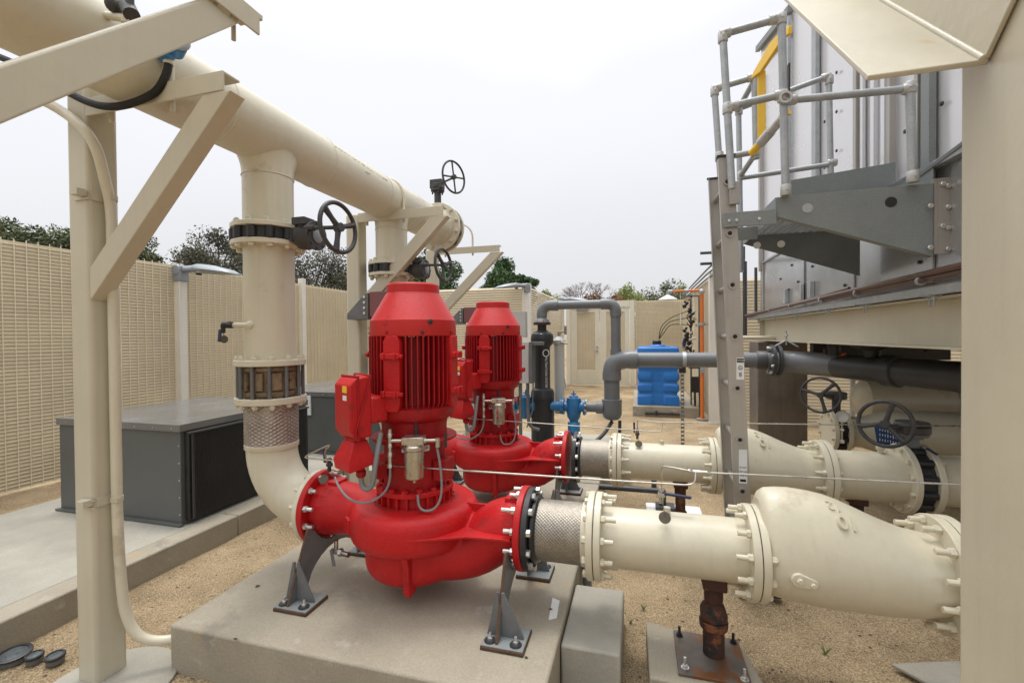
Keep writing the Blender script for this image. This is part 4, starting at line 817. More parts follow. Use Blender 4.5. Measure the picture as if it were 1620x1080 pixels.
mb=MB(); mb.tube([(-2.1,13.55,0.02),(-2.24,13.6,.75)],.022,8); solo('leaning_pole',mb,'galv',(-2.1,13.5,0),'short metal pole leaning on the screen left of the doors','pole')
# right fence, receding
FX=1.29
gr='tan louvred panels of the right hand fence'
louvre('louvre_fence_panel',(FX,8.95),(FX,11.5),'right fence panel behind the orange shower post, near half',gr,side=1,h=2.6)
louvre('louvre_fence_panel',(FX,11.6),(FX,14.25),'right fence panel beyond the blue tank, far half',gr,side=1,h=2.6)
post(FX+.02,8.82,2.66,'cream square post at the right fence corner beside the ladder',w=.17)
louvre('louvre_screen',(FX+.1,8.85),(5.2,8.85),'tan louvre screen seen in the shade beneath the cooling tower','louvre screens behind the tower',ribs=False,side=-1,h=2.6,pitch=.055)
louvre('louvre_screen',(5.3,8.85),(8.2,8.85),'tan louvre screen far right beneath the cooling tower','louvre screens behind the tower',ribs=False,side=-1,h=2.6,pitch=.055)
t=thing('pipe_rack',(FX,10,2.4),'three thin dark pipes fixed along the top of the right fence','pipes')
for k in range(3):
    mb=MB(); mb.tube([(FX-.05,13.8,2.62+.06*k-.05),(FX-.05,9.2,2.66+.085*k-.06),(FX-.06,7.9,2.62+.10*k-.06)],.016,8); mb.build('pipe','pvcD',t)
# small fence behind pads under tower etc: posts
post(2.4,8.7,2.6,'cream post in the louvre screen beneath the tower',w=.14)

# =============== LAMPS
def lamp(x,y,z,dx,L,s=1.):
    t=thing('area_lamp',(x,y,z-.25),L,'lamp','grey shoebox lamps on the fences')
    d=V((dx[0],dx[1],0)).normalized(); n=V((-d.y,d.x,0)); p=V((x,y,z))
    mb=MB(); mb.obox(p-V((0,0,.05)),(.15*s,.15*s,.22*s),d); mb.cyl(p-n*.085*s,p+n*.085*s,.075*s,20); mb.build('bracket','lampg',t,bevel=.012)
    mb=MB(); rows=[(.05,.055,.06,0),(.20,.06,.065,.0),(.32,.14,.085,-.005),(.55,.19,.075,-.025),(.80,.15,.045,-.06),(.92,.06,.015,-.09)]; vs=[]
    for (u,hw,hh,dz) in rows:
        for a in range(12):
            an=2*PI*a/12; vs.append(p+d*(u*s)+n*(hw*s*math.cos(an))+V((0,0,(dz+hh*math.sin(an)*(1 if math.sin(an)>0 else .6))*s)))
    fs=[(j*12+i,j*12+(i+1)%12,(j+1)*12+(i+1)%12,(j+1)*12+i) for j in range(5) for i in range(12)]+[tuple(range(12)),tuple(60+i for i in range(12))]
    mb.add(vs,fs); mb.build('head','lampg',t,ang=60)
    mb=MB(); mb.obox(p+d*.5*s-V((0,0,.045*s)),(.3*s,.2*s,.012),d); mb.build('lens','white',t); mb=MB(); mb.obox(p+d*.3*s-V((0,0,.06*s)),(.05,.05,.03),d); mb.build('sensor','dark',t)
lamp(LX+.04,4.93,2.53,(1,.12),'grey lamp head on the left fence post reaching right, near the riser')
lamp(-2.27,9.40,2.62,(-.8,-.6),'grey lamp head on the louvre screen corner above the farther motor',.8)
lamp(-2.25,13.9,2.66,(1,-.3),'grey lamp head behind the grey pipe arch over the white doors',1.0)

# =============== DARK GREY CABINETS
def cabinet(x0,x1,y0,y1,zb,zt,L):
    t=thing('condenser_unit',((x0+x1)/2,(y0+y1)/2,zb),L,'cabinet','dark grey condenser cabinets on the left slab')
    mb=MB(); mb.box(x0,x1,y0,y1,zb+.02,zt); mb.build('housing','cond',t,bevel=.003)
    mb=MB(); mb.box(x0-.012,x1+.012,y0-.012,y1+.012,zt+.0005,zt+.018); mb.box(x0-.014,x1+.014,y0-.014,y0-.0125,zt-.035,zt+.018); mb.box(x1+.0125,x1+.014,y0-.014,y1+.014,zt-.035,zt+.018); mb.build('top_cover','condT',t,bevel=.001)
    mb=MB(); mb.box(x0-.02,x1+.02,y0-.03,y0-.0005,zb,zb+.012); mb.box(x0+.0,x1,y1+.0,y1+.03,zb,zb+.012); mb.box(x0,x1+.0,y0,y1,zb+.001,zb+.0195); mb.build('base_rail','cond',t)
    # grille on +x face: recessed dark block with thin fins
    mb=MB(); mb.box(x1+.0005,x1+.045,y0+.03,y1-.03,zb+.03,zt-.045); g=mb.build('coil_frame','dark',t,bevel=.004)
    mb=MB(); n=int((zt-zb-.12)/.0145)
    for i in range(n): mb.box(x1+.046,x1+.052,y0+.05,y1-.05,zb+.055+i*.0145,zb+.055+i*.0145+.004)
    m_=int((y1-y0-.1)/.021)
    for i in range(m_): mb.box(x1+.0525,x1+.055,y0+.055+i*.021,y0+.0575+i*.021,zb+.05,zt-.07)
    mb.build('grille','grille',g,smooth=False)
    mb=MB(); 
    for a in(y0+.052,): mb.box(x1+.056,x1+.066,a-.008,a+.008,zb+.04,zt-.06)
    mb.box(x1+.046,x1+.066,y0+.03,y1-.03,zt-.058,zt-.046); mb.build('grille_rim','grille',g)
    mb=MB(); mb.box(x0-.045,x0-.0005,y0+.04,y1-.03,zb+.03,zt-.045); mb.build('coil_frame','dark',t)
    for i in range(5):
        mb=MB(); mb.hexn((x1+.006 if False else x1-.012,y0-.001,zb+.08+i*.13),(0,-1,0),.006,.004); mb.build('screw','zinc',t)
    for i in range(7):
        mb=MB(); mb.hexn((x0+.1+i*.19,y0-.0142,zt-.012),(0,-1,0),.005,.003); mb.build('screw','zinc',t)
    return t
c1=cabinet(-4.64,-3.335,2.63,3.98,.16,.905,'nearest dark grey condenser cabinet with black grille on the left slab')
mb=MB(); mb.box(-4.12,-3.955,2.617,2.629,.66,.885); l=mb.build('notice_label','stick',c1)
mb=MB(); mb.box(-4.01,-3.965,2.615,2.629,.60,.645); mb.build('sticker','stick',c1)
c2=cabinet(-4.55,-2.72,4.72,6.0,.16,.888,'second dark grey condenser cabinet half hidden behind the riser and pump')
mb=MB(); mb.box(-4.13,-3.875,4.703,4.7195,.62,.862); l=mb.build('notice_label','stick',c2)
mb=MB(); mb.ring((-3.96,4.7025,.80),(0,-1,0),.040,.025,.002,20)
for a in range(8): mb.obox((-3.96+.046*math.cos(a*PI/4),4.7015,.80+.046*math.sin(a*PI/4)),(.014,.002,.014))
mb.text('NOTICE',(-3.965,4.7015,.715),(1,0,0),(0,0,1),.034,.001); mb.build('lettering','ink',l)
mb=MB(); mb.box(-4.05,-3.95,4.704,4.7195,.545,.615); mb.build('sticker','stick',c2)
# vault lids
for (x,y,r,h,L) in((-2.985,1.49,.066,.028,'largest round black lid in the bottom left gravel'),(-2.868,1.507,.035,.03,'middle small round black lid in the bottom left gravel'),(-2.765,1.532,.038,.03,'rightmost small round black lid beside the cream column')):
    t=thing('valve_vault',(x,y,0),L,'valve vault','round black lids in the gravel')
    mb=MB(); mb.lathe([(r*.9,-.01),(r*.93,h*.5)],(x,y,0),(.04,-.06,1),28); mb.build('collar','leg',t)
    mb=MB(); mb.lathe([(r*.93,h*.5),(r*1.04,h*.55),(r*1.04,h*.9),(r*.95,h),(r*.80,h),(r*.78,h*.8)],(x,y,0),(.04,-.06,1),32); mb.build('rim','lidm',t)
    mb=MB(); mb.lathe([(r*.785,h*.7),(r*.78,h*.86),(r*.5,h*.93)],(x,y,0),(.04,-.06,1),28); mb.build('glass','glass',t)

# =============== FILTER SKID
SY=5.45
t=thing('filter_column',(-1.13,SY,.19),'tall glossy black filter column in front of the white doors','filter')
bx=-1.13
mb=MB(); mb.lathe([(.10,.195),(.155,.20),(.155,.215)],(bx,SY,0),(0,0,1),36); mb.build('base_flange','galv',t)
mb=MB(); mb.lathe([(.135,.216),(.142,.23),(.142,.80),(.142,.88),(.128,.915),(.100,.93),(.095,.95),(.095,1.42),(.102,1.44),(.128,1.47),(.138,1.50),(.138,1.555),(.128,1.59),(.10,1.615),(.062,1.635),(.055,1.64),(.055,1.70)],(bx,SY,0),(0,0,1),40); mb.build('vessel','rubber',t,ang=30)
mb=MB(); mb.ring((bx,SY,1.525),(0,0,1),.1405,.136,.008,40); mb.ring((bx,SY,.80),(0,0,1),.1445,.141,.006,40); mb.build('seam','black',t)
mb=MB(); a=R(-50)
nn=V((math.cos(a),math.sin(a),0)); 
mb.text('FILTRATION SYSTEMS',(bx+.0965*nn.x,SY+.0965*nn.y,1.11),(0,0,-1),(-math.sin(a),math.cos(a),0),.042,.0005); mb.ring((bx+.093*nn.x,SY+.093*nn.y,1.36),nn,.045,.036,.004,24); mb.build('lettering','stick',t)
M['rubber'].node_tree.nodes['Principled BSDF'].inputs['Coat Weight'].default_value=.3
t=thing('grey_pipe_arch',(-.7,SY,.6),'tall dark grey plastic pipe arch joining the black filter to the low drum','pipe')
def L_el(mb,pts,r,n=20): mb.tube(pts,r,n,smooth=2)
mb=MB(); mb.lathe([(.105,0),(.105,.03)],(bx,SY,1.70),(0,0,1),28); b=mb.build('flange','rust',t); bolts(b,(bx,SY,1.731),(0,0,1),8,.088,'rust',rs=.006,rn=.011,hn=.01,out=.02)
mb=MB(); mb.lathe([(.10,0),(.085,.03),(.062,.05),(.062,.09)],(bx,SY,1.731),(0,0,1),28); zt=1.935
mb.tube([(bx,SY,1.80),(bx,SY,1.84),(bx+.01,SY,1.885),(bx+.045,SY,1.925),(bx+.10,SY,zt),(bx+.15,SY,zt)],.065,24,smooth=1)
mb.cyl((bx+.14,SY,zt),(-.36,SY,zt),.052,24); mb.ring((bx+.15,SY,zt),(1,0,0),.068,.05,.05,24)
mb.tube([(-.42,SY,zt),(-.34,SY,zt),(-.285,SY,zt-.015),(-.255,SY,zt-.06),(-.252,SY,zt-.12),(-.252,SY,zt-.15)],.065,24,smooth=1)
mb.cyl((-.252,SY,1.30),(-.252,SY,zt-.12),.057,24); mb.ring((-.252,SY,1.40),(0,0,-1),.066,.055,.06,24); mb.build('pipe','pvc',t,ang=40)
t=thing('grey_supply_pipe',(0,SY,.55),'fat grey plastic pipe turning down from horizontal into a round bottomed drum','pipe')
PYY=SY-.02; zc=1.285; lx=-.30
mb=MB(); mb.tube([(-.04,PYY,zc),(-.12,PYY,zc),(-.21,PYY,zc-.01),(-.275,PYY,zc-.05),(lx,PYY,zc-.12),(lx,PYY,zc-.24)],.103,28,smooth=2); mb.ring((-.10,PYY,zc),(1,0,0),.108,.085,.09,28); mb.ring((lx,PYY,zc-.24),(0,0,1),.108,.085,.09,28)
mb.cyl((-.05,PYY,zc),(1.38,PYY,zc),.083,32); mb.cyl((lx,PYY,.80),(lx,PYY,zc-.15),.090,32)
mb.lathe([(.03,.575),(.07,.585),(.10,.61),(.112,.65),(.114,.82),(.10,.825)],(lx,PYY,0),(0,0,1),32); mb.lathe([(.075,0),(.075,.08)],(lx-.18,PYY,.72),(1,0,0),24); mb.cyl((lx-.46,PYY,.72),(lx-.15,PYY,.72),.058,24); mb.build('pipe','pvc',t,ang=40)
mb=MB(); mb.ring((.475,PYY,zc),(1,0,0),.088,.084,.04,32); mb.build('clamp','galv',t)
mb=MB(); mb.lathe([(.085,0),(.10,.02),(.10,.10)],(1.22,PYY,zc),(1,0,0),28); mb.ring((1.36,PYY,zc),(1,0,0),.165,.10,.03,36); mb.ring((1.42,PYY,zc),(1,0,0),.165,.10,.03,36); f=mb.build('flange','pvcD',t); bolts(f,(1.36,PYY,zc),(-1,0,0),8,.14,'zinc',out=.02)
t=thing('strut_post',(.475,PYY-.02,0),'slotted dark steel strut post holding up the fat grey pipe','post')
mb=MB(); 
for i in range(25): mb.box(.458,.462,PYY-.02,PYY+.01,.02+i*.045,.02+i*.045+.045); mb.box(.488,.492,PYY-.02,PYY+.01,.02+i*.045,.02+i*.045+.045); mb.box(.4622,.4878,PYY-.0195,PYY-.016,.02+i*.045,.02+i*.045+.022)
mb.build('channel','leg',t,smooth=False); mb=MB(); mb.box(.44,.51,PYY-.04,PYY+.04,1.14,1.195); mb.build('bracket','dark',t)
# blue valves
def bvalve(x,L,small=True):
    t=thing('blue_valve',(x,SY-.0,.55),L,'valve','blue enamelled valves on the filter skid')
    y=SY-.03; z=.72
    mb=MB(); mb.lathe([(.06,-.11),(.06,.11)],(x,y,z),(1,0,0),24); mb.lathe([(.055,-.16),(.078,-.12),(.090,-.04),(.090,.06),(.082,.09),(.082,.105),(.06,.11),(.05,.13)],(x,y,z),(0,0,1),24)
    for s in(-1,1): mb.lathe([(.098,0),(.098,.022)],(x+s*.125-.011,y,z),(1,0,0),28)
    b=mb.build('body','blue',t,ang=35)
    for s in(-1,1): bolts(b,(x+s*.136,y,z),(s,0,0),8,.08,'zinc',rs=.007,rn=.012,hn=.011,out=.016)
    mb=MB(); mb.cyl((x,y,z+.12),(x,y,z+.19),.008,8); mb.bar((x-.03,y,z+.15),(x+.03,y,z+.15),.014,.014); mb.build('stem','blue',t)
    if small:
        mb=MB(); mb.lathe([(.05,0),(.073,.005),(.073,.11),(.066,.118)],(x,y,z-.30),(0,0,1),28); mb.cyl((x,y,z-.19),(x,y,z-.14),.05,20); mb.cyl((x-.08,y,z-.36),(x-.02,y,z-.30),.02,10); mb.cyl((x,y,z-.35),(x,y,z-.29),.03,10); mb.build('filter_bowl','blueL',t)
bvalve(-.745,'blue valve with hanging bowl right of the black filter')
bvalve(-1.335,'blue valve left of the black filter behind the farther pump',False)
t=thing('skid_pipe',(-1.0,SY,.6),'blue green pipe run passing behind the black filter between the blue valves','pipe')
mb=MB(); mb.cyl((-1.85,SY-.03,.72),(-1.48,SY-.03,.72),.055,20); mb.cyl((-1.2,SY-.03,.72),(-.88,SY-.03,.72),.06,20); mb.lathe([(.095,0),(.095,.02)],(-.905,SY-.03,.72),(1,0,0),24); mb.lathe([(.095,0),(.095,.02)],(-1.50,SY-.03,.72),(1,0,0),24); mb.build('pipe','blue',t)
t=thing('grey_filter_tube',(-.95,SY+.2,.6),'slim light grey filter tube standing behind the black filter','filter')
mb=MB(); mb.cyl((-.955,SY+.2,.60),(-.955,SY+.2,1.48),.062,24); mb.lathe([(.075,0),(.08,.01),(.08,.05),(.05,.08),(.03,.10)],(-.955,SY+.2,1.46),(0,0,1),24); mb.build('tube','enc',t,ang=40)
mb=MB(); mb.cyl((-.955,SY+.2,1.55),(-.955,SY+.2,1.62),.02,10); mb.cyl((-.955,SY+.2,1.61),(-.86,SY+.18,1.62),.013,8); mb.cyl((-.87,SY+.18,1.58),(-.87,SY+.18,1.69),.016,8); mb.cyl((-.92,SY+.12,1.49),(-.84,SY+.1,1.47),.012,8); mb.build('fitting','stain',t)
# control box
t=thing('control_box',(-1.33,SY-.25,1.0),'pale grey control box on posts left of the black filter','control box')
mb=MB(); mb.box(-1.50,-1.22,5.12,5.24,1.02,1.50); mb.build('enclosure','enc',t,bevel=.006)
mb=MB(); mb.box(-1.215,-1.18,5.10,5.30,1.02,1.50); mb.box(-1.19,-1.06,5.12,5.24,1.46,1.50); mb.build('door','leg',t,bevel=.003)
mb=MB(); mb.box(-1.48,-1.26,5.13,5.23,1.55,1.85); mb.build('upper_panel','enc',t)
mb=MB(); mb.box(-1.36,-1.325,5.17,5.20,.19,1.02); mb.tube([(-1.25,5.18,1.02),(-1.25,5.18,.6),(-1.22,5.18,.5),(-1.12,5.2,.47)],.02,10,smooth=1); mb.tube([(-1.18,5.16,1.02),(-1.19,5.16,.7),(-1.26,5.16,.5)],.008,8); mb.build('post','leg',t)
mb=MB(); mb.tube([(-1.0,5.2,.28),(-.85,5.15,.25),(-.6,5.05,.30),(-.4,5.2,.42),(-.3,5.4,.56)],.022,12,smooth=2); mb.tube([(-1.1,5.0,.27),(-.75,4.97,.30),(.0,4.9,.36),(.12,4.9,.37)],.020,12,smooth=0); mb.tube([(.08,4.9,.37),(.14,4.9,.36),(.15,4.9,.30),(.15,4.9,0)],.026,12,smooth=1); mb.tube([(-.22,5.4,.0),(-.21,5.4,.58)],.02,10)
solo('drain_hose',mb,'pvcD',(-.4,5.1,.2),'dark drain pipes and hose lying across the skid pad','hose')
mb=MB(); 
for a in((-1.0,5.03,.24),(-.95,5.05,.23),(-.88,5.04,.235),(-.82,5.0,.24)): mb.ball(a,.03,.025,.02,10)
mb.cyl((-1.02,5.03,.235),(-.78,5.0,.235),.012,8); solo('hose_fittings',mb,'stain',(-.9,5,.21),'row of small metal fittings at the foot of the black filter','fittings')

# gray sunshades behind motors
for (x,y,z,L) in((-2.23,3.38,1.85,'small maroon and grey enclosure on the column behind the nearer motor'),(-2.38,5.9,1.87,'small maroon and grey enclosure behind the farther motor')):
    t=thing('hooded_enclosure',(x,y,z-.3),L,'enclosure','maroon hooded enclosures behind the motors')
    mb=MB(); mb.box(x+.06,x+.33,y-.02,y+.12,z-.11,z+.10); mb.build('box','maroon',t,bevel=.004)
    mb=MB(); mb.prism([(x-.15,y-.03,z-.13),(x+.052,y-.03,z-.13),(x+.052,y-.03,z+.09),(x+.03,y-.03,z+.09),(x-.15,y-.03,z-.08)],(0,.12,0)); b=mb.build('hood','leg',t,bevel=.003)
    for i in range(4):
        mb=MB(); mb.hexn((x+.02,y-.031,z-.08+i*.045),(0,-1,0),.012,.008); mb.build('bolt','zinc',b)
mb=MB(); mb.box(-2.34,-2.20,5.95,6.05,.0,1.585); solo('enclosure_post',mb,'enc',(-2.27,6,0),'grey green post holding the enclosure behind the farther motor','post')

# =============== BLUE TANK
t=thing('chemical_tank',(.38,9.6,.19),'blue ribbed plastic chemical tank with black cap on the square pad','tank')
x0,x1=-.02,.76; y0,y1=9.28,10.2
mb=MB(); zs=[]
rows=[(.19,.0),(.22,.0),(.36,.0),(.40,.035),(.44,.035),(.48,.0),(.58,.0),(.62,.035),(.66,.035),(.70,.0),(.80,.0),(.85,.03),(.88,.03),(.93,0.0),(.95,-.005),(1.16,-.005),(1.20,0.0),(1.30,.005),(1.325,.03)]
def rect(ins,z,ctr):
    r=[];xs_=[x0+ins,x0+.22,x0+.30,x1-.30,x1-.22,x1-ins]
    return [(x0+ins,y0+ins,z),(x0+.26,y0+ins,z),(x0+.30,y0+ctr,z),(x1-.30,y0+ctr,z),(x1-.26,y0+ins,z),(x1-ins,y0+ins,z),(x1-ins,y1-ins,z),(x0+ins,y1-ins,z)]
vs=[]
for z,ins in rows: vs+=rect(ins,z,.035 if z<.9 else ins)
n=8; m=len(rows); mb.add(vs,[(j*n+i,j*n+(i+1)%n,(j+1)*n+(i+1)%n,(j+1)*n+i) for j in range(m-1) for i in range(n)]+[tuple(range(n))[::-1],tuple((m-1)*n+i for i in range(n))])
mb.build('body','tank',t,bevel=.014,bseg=3,ang=50)
mb=MB(); mb.box(.16,.60,9.4,10.0,1.326,1.338); mb.lathe([(.15,0),(.13,.03),(.10,.04)],(.38,9.55,1.335),(0,0,1),20); mb.build('top_boss','tank',t,bevel=.01)
mb=MB(); mb.lathe([(.085,0),(.085,.07),(.07,.085)],(.36,9.55,1.372),(0,0,1),18); mb.build('cap','dark',t)
mb=MB(); mb.box(.22,.52,y0-.012,y0-.003,1.165,1.185); mb.box(.20,.24,y0-.012,y0-.003,1.165,1.20); mb.box(.50,.54,y0-.012,y0-.003,1.165,1.20); mb.build('handle_slot','stick',t)
mb=MB()
for k in range(3): mb.tube([(.40,9.5,1.48),(.42+.04*k,9.45,1.62+.05*(2-k)),(.60,9.4,1.78+.06*(2-k)),(.95,9.35,1.75+.14*(2-k))],.008,6,smooth=2)
solo('chemical_tubes',mb,'dark',(.6,9.4,1.4),'three thin dark tubes arching from the blue tank cap','tubing')
mb=MB(); mb.cyl((.12,9.13,.06),(.75,9.13,.06),.02,8); mb.cyl((.33,9.13,.03),(.33,9.13,.11),.02,8); mb.cyl((.62,9.13,.04),(.62,9.13,.09),.015,8); solo('drain_line',mb,'dark',(.4,9.13,0),'short black drain line along the front of the tank pad','pipe')
# safety shower
t=thing('safety_shower',(1.13,9.0,0),'orange safety shower post with white shower head arm','safety shower')
mb=MB(); mb.cyl((1.13,9.0,0),(1.13,9.0,2.32),.034,20); mb.cyl((1.10,9.0,2.375),(.62,9.0,2.375),.022,16); mb.build('post','orange',t)
mb=MB(); mb.ball((1.13,9,2.35),.055); mb.cyl((.62,9.0,2.375),(.54,9.0,2.375),.03,14); mb.cyl((.54,9.0,2.39),(.54,9.0,2.30),.028,14); mb.cyl((.83,9,2.375),(.9,9,2.375),.036,12); mb.ring((1.13,9,1.73),(0,0,1),.055,.043,.05,20); mb.cyl((1.13,9,0),(1.13,9,.02),.10,16); mb.box(1.08,1.27,8.98,9.02,1.74,1.76); mb.box(1.09,1.17,8.945,8.955,.86,1.06); mb.build('fitting','galv',t)
mb=MB(); mb.lathe([(.17,0),(.16,.02),(.06,.07),(.03,.09)],(.54,9.0,2.22),(0,0,1),28); mb.build('shower_head','white',t)
mb=MB(); mb.cyl((.76,9,2.35),(.76,9,1.75),.004,6); mb.cyl((.76,9,1.75),(.76,9,1.95),.012,8); mb.build('pull_rod','stick',t)
# instrument stand
t=thing('dosing_stand',(1.0,9.5,0),'cluttered dosing stand of dark valves, tubes and fittings beside the orange post','dosing stand')
mb=MB(); mb.box(.98,1.01,9.5,9.53,0,2.35); mb.box(1.13,1.16,9.5,9.53,0,2.3); mb.box(.9,1.2,9.5,9.53,2.30,2.33); mb.box(.95,1.2,9.5,9.53,.9,.93); mb.build('frame','leg',t)
mb=MB(); rr=random.Random(5)
for i in range(26):
    z=1.1+i*.047; x=.93+rr.uniform(-.03,.06)+.10*math.sin(i*.5)*.4; mb.cyl((x,9.4,z),(x+rr.uniform(-.05,.05),9.38,z+rr.uniform(.02,.08)),rr.uniform(.014,.038),10)
for i in range(6): mb.tube([(.95+rr.uniform(-.05,.1),9.38,2.2-.2*i),(.88+rr.uniform(-.06,.1),9.36,2.1-.2*i),(1.02,9.38,1.95-.2*i)],.009,6,smooth=1)
mb.box(.98,1.12,9.38,9.46,.45,.75); mb.tube([(1.05,9.4,.5),(1.05,9.38,.2),(.98,9.38,.02)],.02,8); mb.build('valves','dark',t)
mb=MB()
for i in range(9): mb.cyl((1.0+rr.uniform(-.08,.08),9.36,1.2+i*.13),(1.02+rr.uniform(-.08,.08),9.36,1.24+i*.13),.018,8)
mb.box(.84,.90,9.37,9.42,1.25,1.4); mb.build('fittings','stain',t)
mb=MB(); mb.lathe([(.03,0),(.04,.1),(.01,.2)],(.86,9.4,1.30),(0,0,1),10); mb.build('blue_bottle','navy',t)

# =============== LADDER
t=thing('access_ladder',(.6,3.15,0),'aluminium access ladder rising from between the cream valves to the platform','ladder')
xb,xt=.618,.513; zt=2.62
def lx_(z): return xb+(xt-xb)*z/2.49
for y,s,zz in((2.955,-1,2.62),(3.36,1,2.62)):
    mb=MB(); w=.088
    # channel: web in XZ plane + two flanges toward the inside
    pts=[(lx_(0)-w/2,y,0.),(lx_(0)+w/2,y,0.),(lx_(zz)+w/2,y,zz),(lx_(zz)-w/2,y,zz)]; th=.004; mb.prism(pts,(0,-s*th*-1 if False else th,0))
    for sg in(-1,1):
        a=lx_(0)+sg*(w/2); b=lx_(zz)+sg*(w/2); e=-sg*.004
        yy=y+th if s<0 else y; dy=.028 if s<0 else -.028
        mb.prism([(a,yy,0.),(a+e,yy,0.),(b+e,yy,zz),(b,yy,zz)],(0,dy,0))
    st=mb.build('stile','alu',t,bevel=.001,smooth=False)
    c=MB(); c.box(lx_(zz)-.05,lx_(zz)+.05,y-.008,y+.035 if s<0 else y+.01,zz,zz+.012); c.build('end_cap','dark',st)
for i in range(8):
    z=2.165-.3055*i+.3055
    if z<.1: continue
    mb=MB(); mb.ring((lx_(z),2.947,z),(0,1,0),.0175,.0125,.42,20); r=mb.build('rung','alu',t)
    mb=MB(); mb.ring((lx_(z),2.944,z),(0,1,0),.023,.0176,.0105,20); mb.build('collar','alu',r)
    mb=MB(); mb.cyl((lx_(z),2.953,z),(lx_(z),2.96,z),.0123,16); mb.build('bore','ink',r)
mb=MB(); mb.box(lx_(1.37)+.0,lx_(1.37)+.042,2.9525,2.9545,1.30,1.43); l=mb.build('warning_label','stick',t)
mb=MB(); xx=lx_(1.37)+.021; mb.box(xx-.019,xx+.019,2.9505,2.9522,1.402,1.425); mb.ring((xx,2.9522,1.37),(0,-1,0),.013,.011,.001,16); mb.ring((xx,2.9522,1.368),(0,-1,0),.007,.005,.001,12)
for k in range(4): mb.box(xx-.008,xx+.008,2.951,2.9522,1.318+k*.007,1.321+k*.007)
mb.build('lettering','ink',l)
mb=MB(); mb.text('DANGER',(xx,2.9503,1.4135),(1,0,0),(0,0,1),.012,.0003); mb.build('lettering','stick',l)
mb=MB(); z=.80; xx=lx_(z); mb.box(xx-.012,xx+.033,2.9525,2.9545,z-.115,z+.085); l=mb.build('rating_label','stick',t)
mb=MB(); 
for k,(tx,sz) in enumerate((('BE SAFE',.011),('300 LBS',.013),('TYPE IA',.011))): mb.text(tx,(xx+.0105,2.9515,z-.02-.025*k),(1,0,0),(0,0,1),sz,.0003)
mb.box(xx-.006,xx+.026,2.951,2.9522,z-.105,z-.09); mb.build('lettering','ink',l)

# =============== PLATFORM & RAILS
t=thing('access_platform',(1.2,3.35,2.2),'grey fibreglass platform with tapered brackets bolted to the cooling tower','platform')
def bracket(y,nm,m,x1=1.52,h=.38):
    mb=MB(); hol=[]
    mb.prism([(.775,y,2.355),(.775,y,2.245),(x1,y,1.975),(x1,y,2.365)],(0,.012,0)); 
    b=mb.build('bracket',m,t,smooth=False,bevel=.001); return b
b1_=bracket(2.95,'near','frp'); b2_=bracket(3.78,'far','frpShade',x1=1.52)
mb=MB(); mb.lathe([(.028,0),(.028,.002)],(1.33,2.9495,2.28),(0,-1,0),24); mb.build('hole','ink',b1_)
mb=MB(); mb.lathe([(.027,0),(.027,.002)],(.93,2.9495,2.28),(0,-1,0),24); mb.build('hole','galv',b1_)
for x in(.86,1.02): mb=MB(); mb.lathe([(.026,0),(.026,.002)],(x,3.7785,2.23),(0,-1,0),24); mb.build('hole','white',b2_)
# lower flange of brackets and mesh deck
mb=MB(); mb.prism([(.775,2.9625,2.245),(1.52,2.9625,1.975),(1.52,2.9625,1.985),(.775,2.9625,2.255)],(0,.035,0)); mb.prism([(.768,2.95,2.355),(.774,2.95,2.355),(.774,2.95,2.245),(.768,2.95,2.245)],(0,.84,0)); mb.build('edge_angle','frp',t,smooth=False)
mb=MB()
for i in range(17): mb.box(.78+i*.045,.784+i*.045,2.964,3.776,2.30,2.335)
for i in range(24): mb.box(.785,1.55,2.98+i*.034,2.984+i*.034,2.305,2.33)
mb.build('grating','galv',t,smooth=False)
mb=MB(); mb.box(1.545,1.55,3.0,3.78,2.36,2.50); mb.build('toe_board','frp',t)
mb=MB(); mb.prism([(.99,3.45,2.345),(1.58,3.45,2.345),(1.58,3.45,2.65),(.99,3.45,2.595)],(0,.006,0)); mb.build('toe_board','frp',t)
mb=MB(); mb.box(1.521,1.535,2.94,2.975,1.985,2.385); mb.box(1.5352,1.60,2.938,2.948,1.985,2.385); mt=mb.build('mounting_angle','alu',t)
for i,z in enumerate((2.35,2.24,2.13,2.02)):
    mb=MB(); mb.hexn((1.50,2.9375,z) if i%2 else (1.555,2.9375,z),(0,-1,0),.014,.012); mb.hexn((1.578,2.9375,z-.012),(0,-1,0),.013,.012); mb.build('bolt','zinc',mt)
mb=MB(); mb.box(.49,.77,2.935,2.949,2.20,2.285); k=mb.build('ladder_bracket','frp',t,bevel=.002)
for a in(.52,.56,.68): m2=MB(); m2.hexn((a,2.9345,2.235),(0,-1,0),.009,.006); m2.build('bolt','zinc',k)
mb=MB(); mb.box(.49,.77,3.365,3.379,2.20,2.285); mb.build('ladder_bracket','frp',t,bevel=.002)
# rails
t=thing('guard_rail',(1.1,3.3,2.36),'galvanised tube guard rail and walk-through around the ladder top platform','railing')
def rail(pts,r=.021): 
    mb=MB(); mb.tube(pts,r,16); return mb.build('rail_tube','galv',t)
def fit(p,d,r=.028,h=.06):
    d=V(d).normalized(); mb=MB(); mb.lathe([(r*.92,-h/2),(r,-h/2+.004),(r,h/2-.004),(r*.92,h/2)],p,d,16); mb.hexn(V(p)+V((0,-r,0)),(0,-1,0),.007,.005); mb.build('rail_fitting','fitm',t)
y=2.93; yf=3.42
rail([(.815,y,2.36),(.795,y,3.36)]); rail([(.795,y,3.365),(.50,y,3.33)]); rail([(.487,y,3.335),(.535,y,2.42)]); rail([(.508,y,2.90),(.80,y,2.93)])
rail([(.81,y,2.895),(1.41,y,2.87)],.020); rail([(1.42,y,2.38),(1.405,y,2.89)],.022)
rail([(.515,yf,3.25),(.555,yf,2.60)]); rail([(.515,yf,3.26),(.76,yf,3.30)]); rail([(.775,yf,2.75),(.765,yf,3.30)]); rail([(.54,yf,2.78),(.78,yf,2.80)])
